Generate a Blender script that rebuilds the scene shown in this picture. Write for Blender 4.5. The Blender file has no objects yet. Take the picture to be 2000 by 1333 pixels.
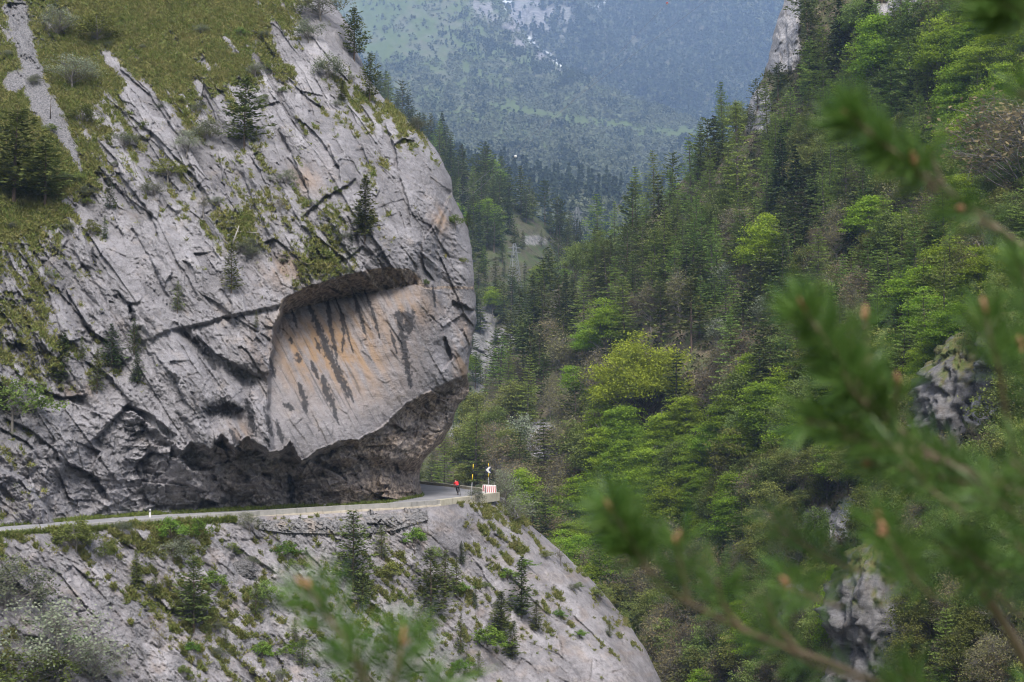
import bpy, bmesh, math, random
import numpy as np
from mathutils import Vector, Matrix

random.seed(7)
RNG = np.random.default_rng(11)
scene = bpy.context.scene
C = scene.collection
PI = math.pi

# ------------------------------------------------------------------ camera geometry
FPX = 2000 * 50 / 36.0
PITCH = math.radians(2.5)
CP, SP = math.cos(PITCH), math.sin(PITCH)

def P(px, py, Y):
    """point at forward distance Y seen along a picture direction"""
    px = np.asarray(px, float); py = np.asarray(py, float); Y = np.asarray(Y, float)
    xc = (px - 1000) / FPX; zc = (666.5 - py) / FPX
    dy = CP - zc * SP; dz = SP + zc * CP
    return np.stack(np.broadcast_arrays(xc / dy * Y, Y, dz / dy * Y), -1)

def G(px, py, z):
    """point of the level z seen along a picture direction"""
    d = P(px, py, 1.0)
    return d * (z / d[..., 2])[..., None]

def V(px, py, Y):
    return Vector([float(v) for v in P(px, py, Y)])

# ------------------------------------------------------------------ noise
def _h(ix, iy, iz, seed):
    h = (ix.astype(np.int64) * 374761393 + iy.astype(np.int64) * 668265263 + iz.astype(np.int64) * 2147483647 + seed * 1274126177) & 0xFFFFFFFF
    h = ((h ^ (h >> 13)) * 1274126177) & 0xFFFFFFFF
    h = ((h ^ (h >> 16)) * 2246822519) & 0xFFFFFFFF
    return ((h ^ (h >> 15)) & 0xFFFFFF) / float(0xFFFFFF)

def vn(x, y, seed=0):
    x, y = np.broadcast_arrays(np.asarray(x, float), np.asarray(y, float))
    ix, iy = np.floor(x), np.floor(y)
    fx, fy = x - ix, y - iy
    ux = fx * fx * fx * (fx * (fx * 6 - 15) + 10); uy = fy * fy * fy * (fy * (fy * 6 - 15) + 10)
    z = np.zeros_like(ix)
    def g(ax, ay):
        a = _h(ix + ax, iy + ay, z, seed) * 2 * PI
        return np.cos(a) * (fx - ax) + np.sin(a) * (fy - ay)
    a = g(0, 0) * (1 - ux) + g(1, 0) * ux
    b = g(0, 1) * (1 - ux) + g(1, 1) * ux
    return (a * (1 - uy) + b * uy) * 1.5

def fbm(x, y, seed=0, oct=4, gain=.5, lac=2.03):
    s, a, t = 0, 1.0, 0
    for i in range(oct):
        s = s + a * vn(x, y, seed + i * 17); t += a
        x, y, a = x * lac + 13.7, y * lac + 7.1, a * gain
    return s / t

def ridged(x, y, seed=0, oct=4):
    s, a, t = 0, 1.0, 0
    for i in range(oct):
        s = s + a * (1 - 2 * np.abs(vn(x, y, seed + i * 31))); t += a
        x, y, a = x * 2.1 + 3.3, y * 2.1 + 5.9, a * .5
    return s / t

def voro(x, y, seed=0):
    ix, iy = np.floor(x), np.floor(y)
    z = np.zeros_like(ix)
    f1 = np.full(x.shape, 9.0); f2 = np.full(x.shape, 9.0)
    bx = np.zeros(x.shape); by = np.zeros(x.shape); cx = np.zeros(x.shape); cy = np.zeros(x.shape)
    for ax in (-1, 0, 1):
        for ay in (-1, 0, 1):
            jx, jy = ix + ax, iy + ay
            qx = jx + .1 + .8 * _h(jx, jy, z, seed); qy = jy + .1 + .8 * _h(jx, jy, z + 1, seed)
            d = np.hypot(x - qx, y - qy)
            n = d < f1
            f2 = np.where(n, f1, np.minimum(f2, d)); f1 = np.where(n, d, f1)
            bx = np.where(n, jx, bx); by = np.where(n, jy, by); cx = np.where(n, x - qx, cx); cy = np.where(n, y - qy, cy)
    r = [_h(bx, by, z + 2 + k, seed) * 2 - 1 for k in range(3)]
    return f1, f2, cx, cy, r

def facets(x, y, seed, tilt=1.0, off=.42):
    f1, f2, cx, cy, r = voro(x, y, seed)
    return r[0] * off + tilt * (cx * r[1] + cy * r[2]), f2 - f1

def trin(x, y, seed=0):
    """random heights on a skewed lattice joined by flat triangles: broken but unstepped facets"""
    s = (x + y) * .366; i, j = np.floor(x + s), np.floor(y + s); fx, fy = x + s - i, y + s - j
    z = np.zeros_like(i); a = _h(i, j, z, seed); c = _h(i + 1, j + 1, z, seed); up = fx > fy
    b = np.where(up, _h(i + 1, j, z, seed), _h(i, j + 1, z, seed)); m, n = np.maximum(fx, fy), np.minimum(fx, fy)
    return 2 * (a * (1 - m) + b * (m - n) + c * n) - 1

def sst(a, b, x):
    t = np.clip((x - a) / (b - a), 0, 1)
    return t * t * (3 - 2 * t)

def tps(pts):
    pts = np.array(pts, float); p = pts[:, :2] / 500.0; v = pts[:, 2]
    n = len(p)
    def U(r2): return np.where(r2 > 1e-12, .5 * r2 * np.log(np.maximum(r2, 1e-12)), 0)
    d2 = ((p[:, None] - p[None]) ** 2).sum(-1)
    A = np.zeros((n + 3, n + 3)); A[:n, :n] = U(d2) + np.eye(n) * 2e-3
    A[:n, n] = 1; A[:n, n + 1:] = p; A[n, :n] = 1; A[n + 1:, :n] = p.T
    w = np.linalg.solve(A, np.concatenate([v, np.zeros(3)]))
    def f(px, py):
        px, py = np.broadcast_arrays(np.asarray(px, float), np.asarray(py, float))
        sh = px.shape; q = np.stack([px.ravel(), py.ravel()], -1) / 500.0
        o = np.full(len(q), w[n]) + q @ w[n + 1:]
        for i in range(n):
            o += w[i] * U(((q - p[i]) ** 2).sum(-1))
        return o.reshape(sh)
    return f

def shep(pts, px, py, k=90.0):
    num = 0; den = 1e-9
    for x, y, v in pts:
        w = 1 / (1 + ((px - x) ** 2 + (py - y) ** 2) / k ** 2) ** 2.2
        num = num + w * v; den = den + w
    return num / den

def line(pts):
    a = np.array(pts, float)
    return lambda t: np.interp(t, a[:, 0], a[:, 1])

# ------------------------------------------------------------------ mesh helpers
def mesh_np(name, verts, quads=None, tris=None, attrs=None, smooth=False):
    me = bpy.data.meshes.new(name)
    verts = np.asarray(verts, np.float32).reshape(-1, 3)
    me.vertices.add(len(verts)); me.vertices.foreach_set('co', verts.ravel())
    nq = 0 if quads is None else len(quads); nt = 0 if tris is None else len(tris)
    idx, st = [], []
    if nq: idx.append(np.asarray(quads, np.int32).ravel()); st.append(np.arange(nq) * 4)
    if nt: idx.append(np.asarray(tris, np.int32).ravel()); st.append(nq * 4 + np.arange(nt) * 3)
    idx = np.concatenate(idx).astype(np.int32); st = np.concatenate(st).astype(np.int32)
    me.loops.add(len(idx)); me.loops.foreach_set('vertex_index', idx)
    me.polygons.add(len(st)); me.polygons.foreach_set('loop_start', st)
    if smooth: me.polygons.foreach_set('use_smooth', np.ones(len(st), bool))
    me.update(calc_edges=True); me.validate()
    for k, v in (attrs or {}).items():
        v = np.asarray(v, np.float32)
        if v.ndim == 1:
            a = me.attributes.new(k, 'FLOAT', 'POINT'); a.data.foreach_set('value', v)
        else:
            a = me.attributes.new(k, 'FLOAT_COLOR', 'POINT'); a.data.foreach_set('color', v.ravel())
    return me

def link(name, me, mat=None, parent=None):
    o = bpy.data.objects.new(name, me); C.objects.link(o)
    if mat is not None and not me.materials: me.materials.append(mat)
    if parent is not None: o.parent = parent
    return o

def empty(name, loc=(0, 0, 0), rz=0.0):
    o = bpy.data.objects.new(name, None); C.objects.link(o)
    o.location = loc; o.rotation_euler = (0, 0, rz); o.empty_display_size = .3
    return o

def tag(o, label=None, cat=None, group=None, kind=None):
    if label: o['label'] = label
    if cat: o['category'] = cat
    if group: o['group'] = group
    if kind: o['kind'] = kind
    return o

def grid_quads(ny, nx):
    i = np.arange((ny - 1) * (nx - 1)); r = i // (nx - 1); c = i % (nx - 1); a = r * nx + c
    return np.stack([a, a + nx, a + nx + 1, a + 1], -1)

class MB:
    """collects boxes, tubes and lathes for one mesh"""
    def __init__(s): s.v = []; s.f = []
    def add(s, v, f):
        b = len(s.v); s.v += [tuple(map(float, p)) for p in v]; s.f += [tuple(b + i for i in q) for q in f]; return s
    def box(s, c, d, rot=None, taper=1.0):
        c = Vector(c); v = []
        for z in (-1, 1):
            k = taper if z > 0 else 1.0
            for x, y in ((-1, -1), (1, -1), (1, 1), (-1, 1)):
                p = Vector((x * d[0] / 2 * k, y * d[1] / 2 * k, z * d[2] / 2))
                if rot is not None: p = rot @ p
                v.append(c + p)
        return s.add(v, [(3, 2, 1, 0), (4, 5, 6, 7), (0, 1, 5, 4), (1, 2, 6, 5), (2, 3, 7, 6), (3, 0, 4, 7)])
    def tube(s, pts, rad, n=8, cap=True):
        pts = [Vector(p) for p in pts]; rad = rad if hasattr(rad, '__len__') else [rad] * len(pts)
        v, f = [], []; up = Vector((.13, .07, 1)).normalized()
        for i, p in enumerate(pts):
            t = (pts[min(i + 1, len(pts) - 1)] - pts[max(i - 1, 0)]).normalized()
            a = t.cross(up)
            if a.length < 1e-3: a = t.cross(Vector((1, 0, 0)))
            a.normalize(); b = t.cross(a)
            for k in range(n):
                w = 2 * PI * k / n
                v.append(p + (a * math.cos(w) + b * math.sin(w)) * rad[i])
        for i in range(len(pts) - 1):
            for k in range(n):
                f.append((i * n + k, i * n + (k + 1) % n, (i + 1) * n + (k + 1) % n, (i + 1) * n + k))
        if cap:
            f.append(tuple(range(n))[::-1]); f.append(tuple((len(pts) - 1) * n + k for k in range(n)))
        return s.add(v, f)
    def ball(s, c, r, n=10, m=6):
        v, f = [], []
        for i in range(m + 1):
            t = PI * i / m
            for k in range(n):
                w = 2 * PI * k / n
                v.append((c[0] + r * math.sin(t) * math.cos(w), c[1] + r * math.sin(t) * math.sin(w), c[2] + r * math.cos(t)))
        for i in range(m):
            for k in range(n): f.append((i * n + k, (i + 1) * n + k, (i + 1) * n + (k + 1) % n, i * n + (k + 1) % n))
        return s.add(v, f)
    def mesh(s, name):
        me = bpy.data.meshes.new(name); me.from_pydata(s.v, [], s.f); me.validate(); me.update(); return me
    def build(s, name, mat, parent=None, smooth=False, bevel=0):
        me = s.mesh(name)
        if smooth:
            for p in me.polygons: p.use_smooth = True
        o = link(name, me, mat, parent)
        if bevel:
            m = o.modifiers.new('bevel', 'BEVEL'); m.width = bevel; m.segments = 2
        return o

# ------------------------------------------------------------------ materials
class NT:
    def __init__(s, name):
        s.m = bpy.data.materials.new(name); s.m.use_nodes = True; s.t = s.m.node_tree; s.t.nodes.clear()
    def n(s, typ, **kw):
        nd = s.t.nodes.new(typ)
        for k, v in kw.items():
            if k.startswith('i_'):
                key = k[2:]; key = int(key) if key.isdigit() else key.replace('_', ' ')
                if isinstance(v, bpy.types.NodeSocket): s.t.links.new(v, nd.inputs[key])
                else: nd.inputs[key].default_value = v
            else: setattr(nd, k, v)
        return nd
    def math(s, op, a, b=0.0, clamp=False):
        nd = s.n('ShaderNodeMath', operation=op, use_clamp=clamp)
        for i, v in enumerate((a, b)):
            if isinstance(v, bpy.types.NodeSocket): s.t.links.new(v, nd.inputs[i])
            else: nd.inputs[i].default_value = v
        return nd.outputs[0]
    def mix(s, f, a, b, blend='MIX'):
        nd = s.n('ShaderNodeMix', data_type='RGBA', blend_type=blend)
        for key, v in ((0, f), (6, a), (7, b)):
            if isinstance(v, bpy.types.NodeSocket): s.t.links.new(v, nd.inputs[key])
            elif key == 0: nd.inputs[0].default_value = v
            else: nd.inputs[key].default_value = (*v[:3], 1)
        return nd.outputs[2]
    def ramp(s, f, lo, hi):
        nd = s.n('ShaderNodeMapRange', interpolation_type='SMOOTHSTEP')
        s.t.links.new(f, nd.inputs[0]); nd.inputs[1].default_value = lo; nd.inputs[2].default_value = hi
        return nd.outputs[0]
    def noise(s, vec, scale, detail=4, rough=.55):
        nd = s.n('ShaderNodeTexNoise'); s.t.links.new(vec, nd.inputs['Vector'])
        nd.inputs['Scale'].default_value = scale; nd.inputs['Detail'].default_value = detail; nd.inputs['Roughness'].default_value = rough
        return nd.outputs[0]
    def mapped(s, rot=(0, 0, 0), scale=(1, 1, 1), coord='Object'):
        tc = s.n('ShaderNodeTexCoord'); mp = s.n('ShaderNodeMapping')
        mp.inputs['Rotation'].default_value = rot; mp.inputs['Scale'].default_value = scale
        s.t.links.new(tc.outputs[coord], mp.inputs[0]); return mp.outputs[0]
    def attr(s, name):
        a = s.n('ShaderNodeAttribute', attribute_name=name); return a
    def bump(s, h, strength, dist):
        b = s.n('ShaderNodeBump'); s.t.links.new(h, b.inputs['Height'])
        b.inputs['Strength'].default_value = strength; b.inputs['Distance'].default_value = dist; return b.outputs[0]
    def out(s, col, rough=.9, normal=None, spec=.25, metal=0.0):
        b = s.n('ShaderNodeBsdfPrincipled')
        for key, v in (('Base Color', col), ('Roughness', rough), ('Specular IOR Level', spec), ('Metallic', metal)):
            if isinstance(v, bpy.types.NodeSocket): s.t.links.new(v, b.inputs[key])
            elif key == 'Base Color': b.inputs[key].default_value = (*v[:3], 1)
            else: b.inputs[key].default_value = v
        if normal is not None: s.t.links.new(normal, b.inputs['Normal'])
        o = s.n('ShaderNodeOutputMaterial'); s.t.links.new(b.outputs[0], o.inputs[0]); return s.m

def plain(name, col, rough=.6, var=.12, scale=8.0, metal=0.0, spec=.4):
    t = NT(name); v = t.mapped()
    n = t.noise(v, scale, 5, .6)
    c = t.mix(n, tuple(x * (1 - var) for x in col), tuple(min(1, x * (1 + var)) for x in col))
    return t.out(c, rough, None, spec, metal)

def rock_mat(name, lo=(.145, .140, .147), hi=(.268, .257, .270), strata=55, bumpd=.2):
    t = NT(name)
    obj = t.mapped()
    # axes of the bedding: long streaks along the dip
    ang = math.radians(strata)
    st = t.mapped(rot=(0, -ang, 0), scale=(.12, .5, 1.0))
    n1 = t.noise(obj, .22, 6, .6); n2 = t.noise(obj, 2.2, 6, .65); n3 = t.noise(st, 1.1, 6, .62); n4 = t.noise(obj, 9, 3, .6)
    f = t.math('ADD', t.math('MULTIPLY', n1, .35), t.math('ADD', t.math('MULTIPLY', n2, .33), t.math('MULTIPLY', n3, .32)))
    base = t.mix(t.ramp(f, .36, .64), lo, hi)
    base = t.mix(t.math('MULTIPLY', t.ramp(n4, .56, .68), .5), base, (.38, .37, .375))
    base = t.mix(t.math('MULTIPLY', t.ramp(t.noise(obj, 5.5, 5, .72), .57, .66), .6), base, (.075, .072, .076))          # pale lichen flecks
    base = t.mix(t.math('MULTIPLY', t.ramp(t.noise(st, 3.3, 5, .7), .6, .7), .55), base, (.085, .083, .088))  # dark lichen
    w1 = t.noise(obj, .5, 4, .6)
    base = t.mix(t.math('MULTIPLY', t.ramp(w1, .55, .75), .35), base, (.30, .25, .205))
    m1 = t.attr('mask'); s1 = t.n('ShaderNodeSeparateColor'); t.t.links.new(m1.outputs['Color'], s1.inputs[0])
    m2 = t.attr('mask_b'); s2 = t.n('ShaderNodeSeparateColor'); t.t.links.new(m2.outputs['Color'], s2.inputs[0])
    och = t.mix(t.noise(st, 1.6, 5, .65), (.27, .165, .085), (.25, .185, .135))
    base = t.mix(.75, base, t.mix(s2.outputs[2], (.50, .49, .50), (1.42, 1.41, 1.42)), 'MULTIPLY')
    base = t.mix(s1.outputs[1], base, och)
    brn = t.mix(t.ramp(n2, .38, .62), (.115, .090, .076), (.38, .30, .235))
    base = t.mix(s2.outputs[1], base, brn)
    scr = t.mix(t.ramp(t.noise(obj, 6, 4, .7), .35, .65), (.085, .082, .088), (.215, .208, .215))
    base = t.mix(s2.outputs[0], base, scr)
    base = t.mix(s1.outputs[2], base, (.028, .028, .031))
    gn = t.noise(obj, .9, 5, .6); gn2 = t.noise(obj, 5, 3, .6)
    gr = t.mix(t.ramp(gn, .38, .62), (.080, .10, .030), (.16, .125, .065))
    gr = t.mix(t.math('MULTIPLY', gn2, .6), gr, (.085, .115, .03))
    base = t.mix(s1.outputs[0], base, gr)
    h = t.math('ADD', t.math('MULTIPLY', n2, .6), t.math('ADD', t.math('MULTIPLY', n3, .6), t.math('MULTIPLY', n4, .35)))
    return t.out(base, .92, t.bump(h, 1.0, bumpd * 1.6), .2)

def soil_mat(name, a=(.085, .070, .048), b=(.19, .150, .105), g=(.095, .115, .042), scale=.35, rk0=(.10, .097, .10), rk1=(.25, .24, .245)):
    t = NT(name); o = t.mapped()
    n1 = t.noise(o, scale, 6, .65); n2 = t.noise(o, scale * 7, 5, .65); n3 = t.noise(o, scale * .4, 4, .6)
    c = t.mix(t.ramp(n2, .35, .65), a, b)
    c = t.mix(t.math('MULTIPLY', t.ramp(n1, .45, .62), .85), c, g)
    m1 = t.attr('mask'); s1 = t.n('ShaderNodeSeparateColor'); t.t.links.new(m1.outputs['Color'], s1.inputs[0])
    rk = t.mix(t.ramp(t.noise(o, scale * 5, 6, .7), .35, .65), rk0, rk1)
    c = t.mix(s1.outputs[0], c, rk)
    c = t.mix(s1.outputs[1], c, t.mix(n2, (.055, .085, .028), (.10, .12, .045)))
    c = t.mix(s1.outputs[2], c, (.52, .54, .57))
    return t.out(c, .95, t.bump(n2, .6, .4), .1)

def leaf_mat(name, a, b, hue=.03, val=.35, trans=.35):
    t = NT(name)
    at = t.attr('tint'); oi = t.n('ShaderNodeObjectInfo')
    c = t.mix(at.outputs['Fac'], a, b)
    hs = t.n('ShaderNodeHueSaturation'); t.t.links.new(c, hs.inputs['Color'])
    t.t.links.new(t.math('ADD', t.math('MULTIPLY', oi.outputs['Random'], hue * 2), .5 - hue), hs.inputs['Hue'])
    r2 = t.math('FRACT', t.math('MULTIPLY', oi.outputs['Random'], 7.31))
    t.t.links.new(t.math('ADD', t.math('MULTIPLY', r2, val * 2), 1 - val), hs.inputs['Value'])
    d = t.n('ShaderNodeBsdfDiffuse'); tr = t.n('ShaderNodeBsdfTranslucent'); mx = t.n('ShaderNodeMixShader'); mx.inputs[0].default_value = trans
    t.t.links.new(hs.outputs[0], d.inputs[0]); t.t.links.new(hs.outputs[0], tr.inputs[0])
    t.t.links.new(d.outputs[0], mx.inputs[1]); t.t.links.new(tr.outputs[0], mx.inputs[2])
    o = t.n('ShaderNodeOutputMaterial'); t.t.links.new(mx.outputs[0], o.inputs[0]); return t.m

M = {}
M['cliff'] = rock_mat('cliff_limestone')
M['slope'] = rock_mat('slope_limestone', (.162, .153, .160), (.315, .298, .308), 48)
M['outcrop'] = rock_mat('outcrop_limestone', (.13, .127, .128), (.32, .312, .315), 70, .2)
M['soil'] = soil_mat('forest_soil', rk0=(.17, .162, .165), rk1=(.40, .385, .39))
M['mid'] = soil_mat('mid_slope_soil', (.045, .043, .028), (.085, .078, .052), (.05, .07, .026), .12)
M['far'] = soil_mat('far_slope_turf', (.075, .085, .050), (.125, .125, .082), (.085, .115, .048), .02)
M['farB'] = soil_mat('far_mountain_ground', (.05, .06, .04), (.12, .11, .085), (.04, .06, .03), .012)
M['bark'] = plain('bark', (.085, .068, .055), .95, .4, 6)
M['bark_grey'] = plain('bark_grey', (.16, .145, .13), .95, .35, 6)
M['bark_pine'] = plain('bark_pine', (.11, .078, .058), .95, .4, 6)
M['conifer'] = leaf_mat('conifer_needles', (.044, .062, .023), (.135, .158, .048), .02, .35, .2)
M['spruce'] = leaf_mat('spruce_needles', (.030, .048, .022), (.085, .115, .044), .02, .3, .2)
M['pine'] = leaf_mat('pine_needles', (.050, .070, .026), (.145, .168, .05), .02, .25, .2)
M['larch'] = leaf_mat('larch_needles', (.13, .195, .042), (.24, .32, .076), .02, .25, .35)
M['beech'] = leaf_mat('beech_leaves', (.125, .205, .02), (.265, .365, .042), .014, .22, .5)
M['oak'] = leaf_mat('oak_leaves', (.18, .215, .022), (.32, .35, .045), .01, .12, .4)
M['bud'] = leaf_mat('budding_leaves', (.115, .102, .058), (.235, .21, .10), .03, .3, .3)
M['rust'] = leaf_mat('rust_leaves', (.14, .055, .025), (.21, .085, .035), .01, .1, .3)
M['blossom'] = leaf_mat('blossom', (.13, .16, .09), (.29, .32, .23), .01, .2, .3)
M['shrub'] = leaf_mat('shrub_leaves', (.095, .125, .032), (.20, .235, .068), .03, .3, .35)
M['bright'] = leaf_mat('bright_shrub_leaves', (.085, .16, .026), (.15, .24, .045), .02, .2, .35)
M['greyshrub'] = leaf_mat('grey_shrub_leaves', (.09, .105, .06), (.20, .215, .145), .02, .25, .35)
M['grass'] = leaf_mat('grass_blades', (.115, .165, .036), (.29, .245, .105), .0, .0, .3)
M['fargreen'] = leaf_mat('far_tree_leaves', (.042, .058, .034), (.165, .182, .115), .0, .0, .3)
M['asphalt'] = plain('asphalt', (.20, .195, .20), .9, .12, .8)
M['concrete'] = plain('weathered_concrete', (.25, .235, .215), .9, .3, 1.5)
M['cream'] = plain('cream_concrete', (.44, .385, .31), .9, .25, 1.2)
M['beige'] = plain('beige_concrete', (.37, .335, .27), .9, .22, 1.6)

# ------------------------------------------------------------------ camera, light, sky
cd = bpy.data.cameras.new('camera'); cam = bpy.data.objects.new('camera', cd); C.objects.link(cam)
cd.lens = 50; cd.sensor_width = 36; cd.clip_start = .05; cd.clip_end = 20000
cam.location = (0, 0, 0); cam.rotation_euler = (PI / 2 + PITCH, 0, 0)
cd.dof.use_dof = True; cd.dof.focus_distance = 135; cd.dof.aperture_fstop = 4.8; cd.dof.aperture_blades = 7
scene.camera = cam

SUN_EL, SUN_AZ = math.radians(52), math.radians(172)   # azimuth from +Y clockwise: behind the camera, a little to the right
world = bpy.data.worlds.new('World'); scene.world = world; world.use_nodes = True
wt = world.node_tree; wt.nodes.clear()
sky = wt.nodes.new('ShaderNodeTexSky'); sky.sky_type = 'NISHITA'; sky.sun_disc = False
sky.sun_elevation = SUN_EL; sky.sun_rotation = SUN_AZ; sky.air_density = 1.0; sky.dust_density = 5.0; sky.ozone_density = 1.0; sky.altitude = 800
bg = wt.nodes.new('ShaderNodeBackground'); bg.inputs[1].default_value = .115
wo = wt.nodes.new('ShaderNodeOutputWorld'); hsv = wt.nodes.new('ShaderNodeHueSaturation'); hsv.inputs['Saturation'].default_value = .35
wt.links.new(sky.outputs[0], hsv.inputs['Color']); wt.links.new(hsv.outputs[0], bg.inputs[0]); wt.links.new(bg.outputs[0], wo.inputs[0])
sl = bpy.data.lights.new('sun', 'SUN'); sl.energy = 1.75; sl.angle = math.radians(18); sl.color = (1, .96, .9)
so = bpy.data.objects.new('sun', sl); C.objects.link(so)
sd = Vector((math.sin(SUN_AZ) * math.cos(SUN_EL), math.cos(SUN_AZ) * math.cos(SUN_EL), math.sin(SUN_EL)))
so.rotation_euler = sd.to_track_quat('Z', 'Y').to_euler(); so.location = sd * 60

scene.view_settings.view_transform = 'Standard'; scene.view_settings.look = 'None'
scene.view_settings.exposure = 1.4; scene.view_settings.gamma = 1; scene.view_settings.use_curve_mapping = False
scene.cycles.use_denoising = True; scene.cycles.max_bounces = 5; scene.cycles.diffuse_bounces = 3
scene.cycles.transmission_bounces = 3; scene.cycles.volume_bounces = 1; scene.cycles.transparent_max_bounces = 4
scene.cycles.use_adaptive_sampling = True; scene.cycles.adaptive_threshold = .012; scene.cycles.pixel_filter_type = 'BLACKMAN_HARRIS'; scene.cycles.filter_width = 1.15
# ================================================================== THE ROAD CLIFF
ZR = -9.45
ybase = line([(-100, 1036), (0, 1026), (100, 1018), (200, 1010), (300, 1003), (400, 998), (500, 993), (600, 988), (700, 984), (760, 979), (800, 972), (826, 967), (940, 960)])
xsil = line([(-160, 555), (-60, 620), (0, 648), (20, 660), (60, 690), (110, 700), (150, 720), (190, 745), (215, 775), (240, 800), (265, 830), (290, 850), (320, 868), (350, 880), (380, 884), (400, 893), (430, 908), (450, 915), (500, 922), (560, 928), (620, 930), (660, 924), (700, 916), (740, 915), (765, 917), (780, 908), (790, 895), (805, 889), (830, 884), (850, 872), (865, 862), (880, 845), (893, 832), (905, 824), (920, 820), (945, 820), (972, 826)])
YF = tps([(-100, 1036, 108), (-100, 700, 113), (-100, 400, 126), (-100, 100, 146), (-100, -160, 168),
          (0, 1026, 110.6), (0, 900, 112), (0, 700, 116), (0, 500, 123), (0, 300, 133), (0, 100, 148), (0, -160, 171),
          (120, 1016, 114.8), (120, 880, 115), (120, 700, 118),
          (200, 1010, 118), (200, 880, 117.5), (200, 700, 120), (200, 500, 126), (200, 300, 137), (200, 100, 152), (200, -160, 174),
          (300, 840, 118.5), (400, 870, 119.5), (400, 700, 122), (400, 500, 127.5), (400, 300, 138), (400, 100, 154), (400, -160, 177),
          (500, 880, 121.5), (500, 700, 124.5), (590, 895, 123.8), (600, 750, 126.5), (600, 600, 128.5), (600, 500, 129), (600, 300, 139.5), (600, 100, 156), (600, -160, 180),
          (700, 860, 128), (700, 700, 130), (700, 500, 132), (700, 350, 138), (760, 250, 147), (800, 780, 134), (800, 650, 134), (800, 540, 134.5), (800, 400, 138.5), (830, 300, 146),
          (880, 740, 139.5), (880, 600, 139), (880, 450, 141), (860, 350, 145), (920, 600, 141), (650, 20, 166), (740, 190, 155), (700, 100, 160), (930, 900, 143), (820, 900, 139)])
def seg_d(px, py, pts):
    d = np.full(px.shape, 1e9); tt = np.zeros(px.shape); n = len(pts) - 1
    for i in range(n):
        (x0, y0), (x1, y1) = pts[i], pts[i + 1]
        L2 = (x1 - x0) ** 2 + (y1 - y0) ** 2; t = np.clip(((px - x0) * (x1 - x0) + (py - y0) * (y1 - y0)) / L2, 0, 1)
        e = np.hypot(px - x0 - t * (x1 - x0), py - y0 - t * (y1 - y0)); m = e < d
        d = np.where(m, e, d); tt = np.where(m, (i + t) / n, tt)
    return d, tt
def seg_s(px, py, pts):
    """signed distance to a broken line, and how far along it"""
    d = np.full(px.shape, 1e9); tt = np.zeros(px.shape); sg = np.ones(px.shape); n = len(pts) - 1
    for i in range(n):
        (x0, y0), (x1, y1) = pts[i], pts[i + 1]
        L2 = (x1 - x0) ** 2 + (y1 - y0) ** 2; t = np.clip(((px - x0) * (x1 - x0) + (py - y0) * (y1 - y0)) / L2, 0, 1)
        e = np.hypot(px - x0 - t * (x1 - x0), py - y0 - t * (y1 - y0)); m = e < d
        d = np.where(m, e, d); tt = np.where(m, (i + t) / n, tt); sg = np.where(m, np.sign((x1 - x0) * (py - y0) - (y1 - y0) * (px - x0)), sg)
    return d * sg, tt
# ledges and open joints of the face: line, step in metres, reach in pixels; the ground to the right of the walking direction falls back
LEDGES = [([(255, 434), (273, 470), (300, 515), (315, 554), (336, 590)], .55, 14), ([(232, 570), (255, 596), (262, 612)], .9, 16), ([(252, 590), (254, 636)], -.9, 16), ([(99, 548), (135, 590), (180, 644), (200, 672)], .8, 18), ([(0, 604), (36, 650), (62, 695)], .7, 14), ([(138, 482), (174, 530), (190, 560)], .6, 12),
    ([(20, 470), (60, 520), (95, 570), (110, 620)], .7, 14), ([(60, 640), (90, 690), (100, 730)], .6, 12), ([(224, 126), (291, 182), (350, 266), (413, 413)], .9, 16), ([(242, 217), (305, 266), (385, 350), (434, 427)], 1.0, 16), ([(231, 336), (298, 420), (312, 470)], .9, 18), ([(330, 190), (372, 235), (395, 275)], .7, 12),
    ([(427, 294), (441, 378), (470, 425)], .8, 14), ([(400, 180), (420, 225), (428, 260)], .8, 12), ([(470, 330), (500, 400), (530, 470)], .8, 14), ([(490, 300), (520, 360), (545, 430)], .7, 12), ([(546, 249), (570, 300), (597, 360), (610, 400)], 1.1, 18), ([(574, 224), (623, 266), (668, 335)], .9, 14), ([(561, 305), (590, 342)], .7, 10), ([(640, 279), (662, 327), (668, 360)], .8, 12),
    ([(707, 286), (722, 324), (716, 350)], .9, 12), ([(749, 234), (775, 294), (776, 335)], 1.3, 22), ([(767, 284), (790, 270), (812, 276)], 1.2, 14), ([(632, 386), (670, 365), (698, 345)], .9, 16), ([(584, 428), (625, 392), (640, 378)], .9, 14), ([(886, 372), (866, 410), (848, 442), (824, 472)], 1.4, 30), ([(824, 470), (829, 522), (850, 552)], .8, 14),
    ([(680, 420), (700, 460), (705, 500)], .8, 14), ([(640, 420), (665, 470), (690, 505)], .8, 14), ([(780, 340), (800, 400), (802, 450)], .6, 14), ([(870, 655), (884, 698), (866, 728)], .9, 16), ([(884, 586), (928, 606)], 1.0, 14), ([(930, 622), (908, 714), (918, 762)], -.9, 16), ([(50, 748), (122, 776), (172, 770)], 1.2, 26), ([(124, 900), (189, 930), (219, 982)], 1.5, 60),
    ([(0, 812), (60, 838), (110, 880), (122, 905)], .9, 24), ([(262, 905), (300, 880), (350, 905)], .9, 24), ([(430, 560), (452, 590), (455, 625)], .6, 12), ([(380, 650), (420, 690), (470, 715), (520, 745)], 1.0, 18), ([(300, 690), (345, 740), (365, 800)], .5, 14), ([(270, 655), (300, 700), (312, 745)], .4, 12), ([(905, 640), (925, 700)], .6, 10), ([(340, 500), (372, 548), (390, 590)], .4, 12),
    ([(160, 700), (215, 735), (250, 780)], .8, 18), ([(700, 200), (730, 240), (735, 275)], .8, 12), ([(600, 60), (640, 110), (690, 170)], .8, 14), ([(560, 150), (600, 190), (640, 215)], .7, 12)]
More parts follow.
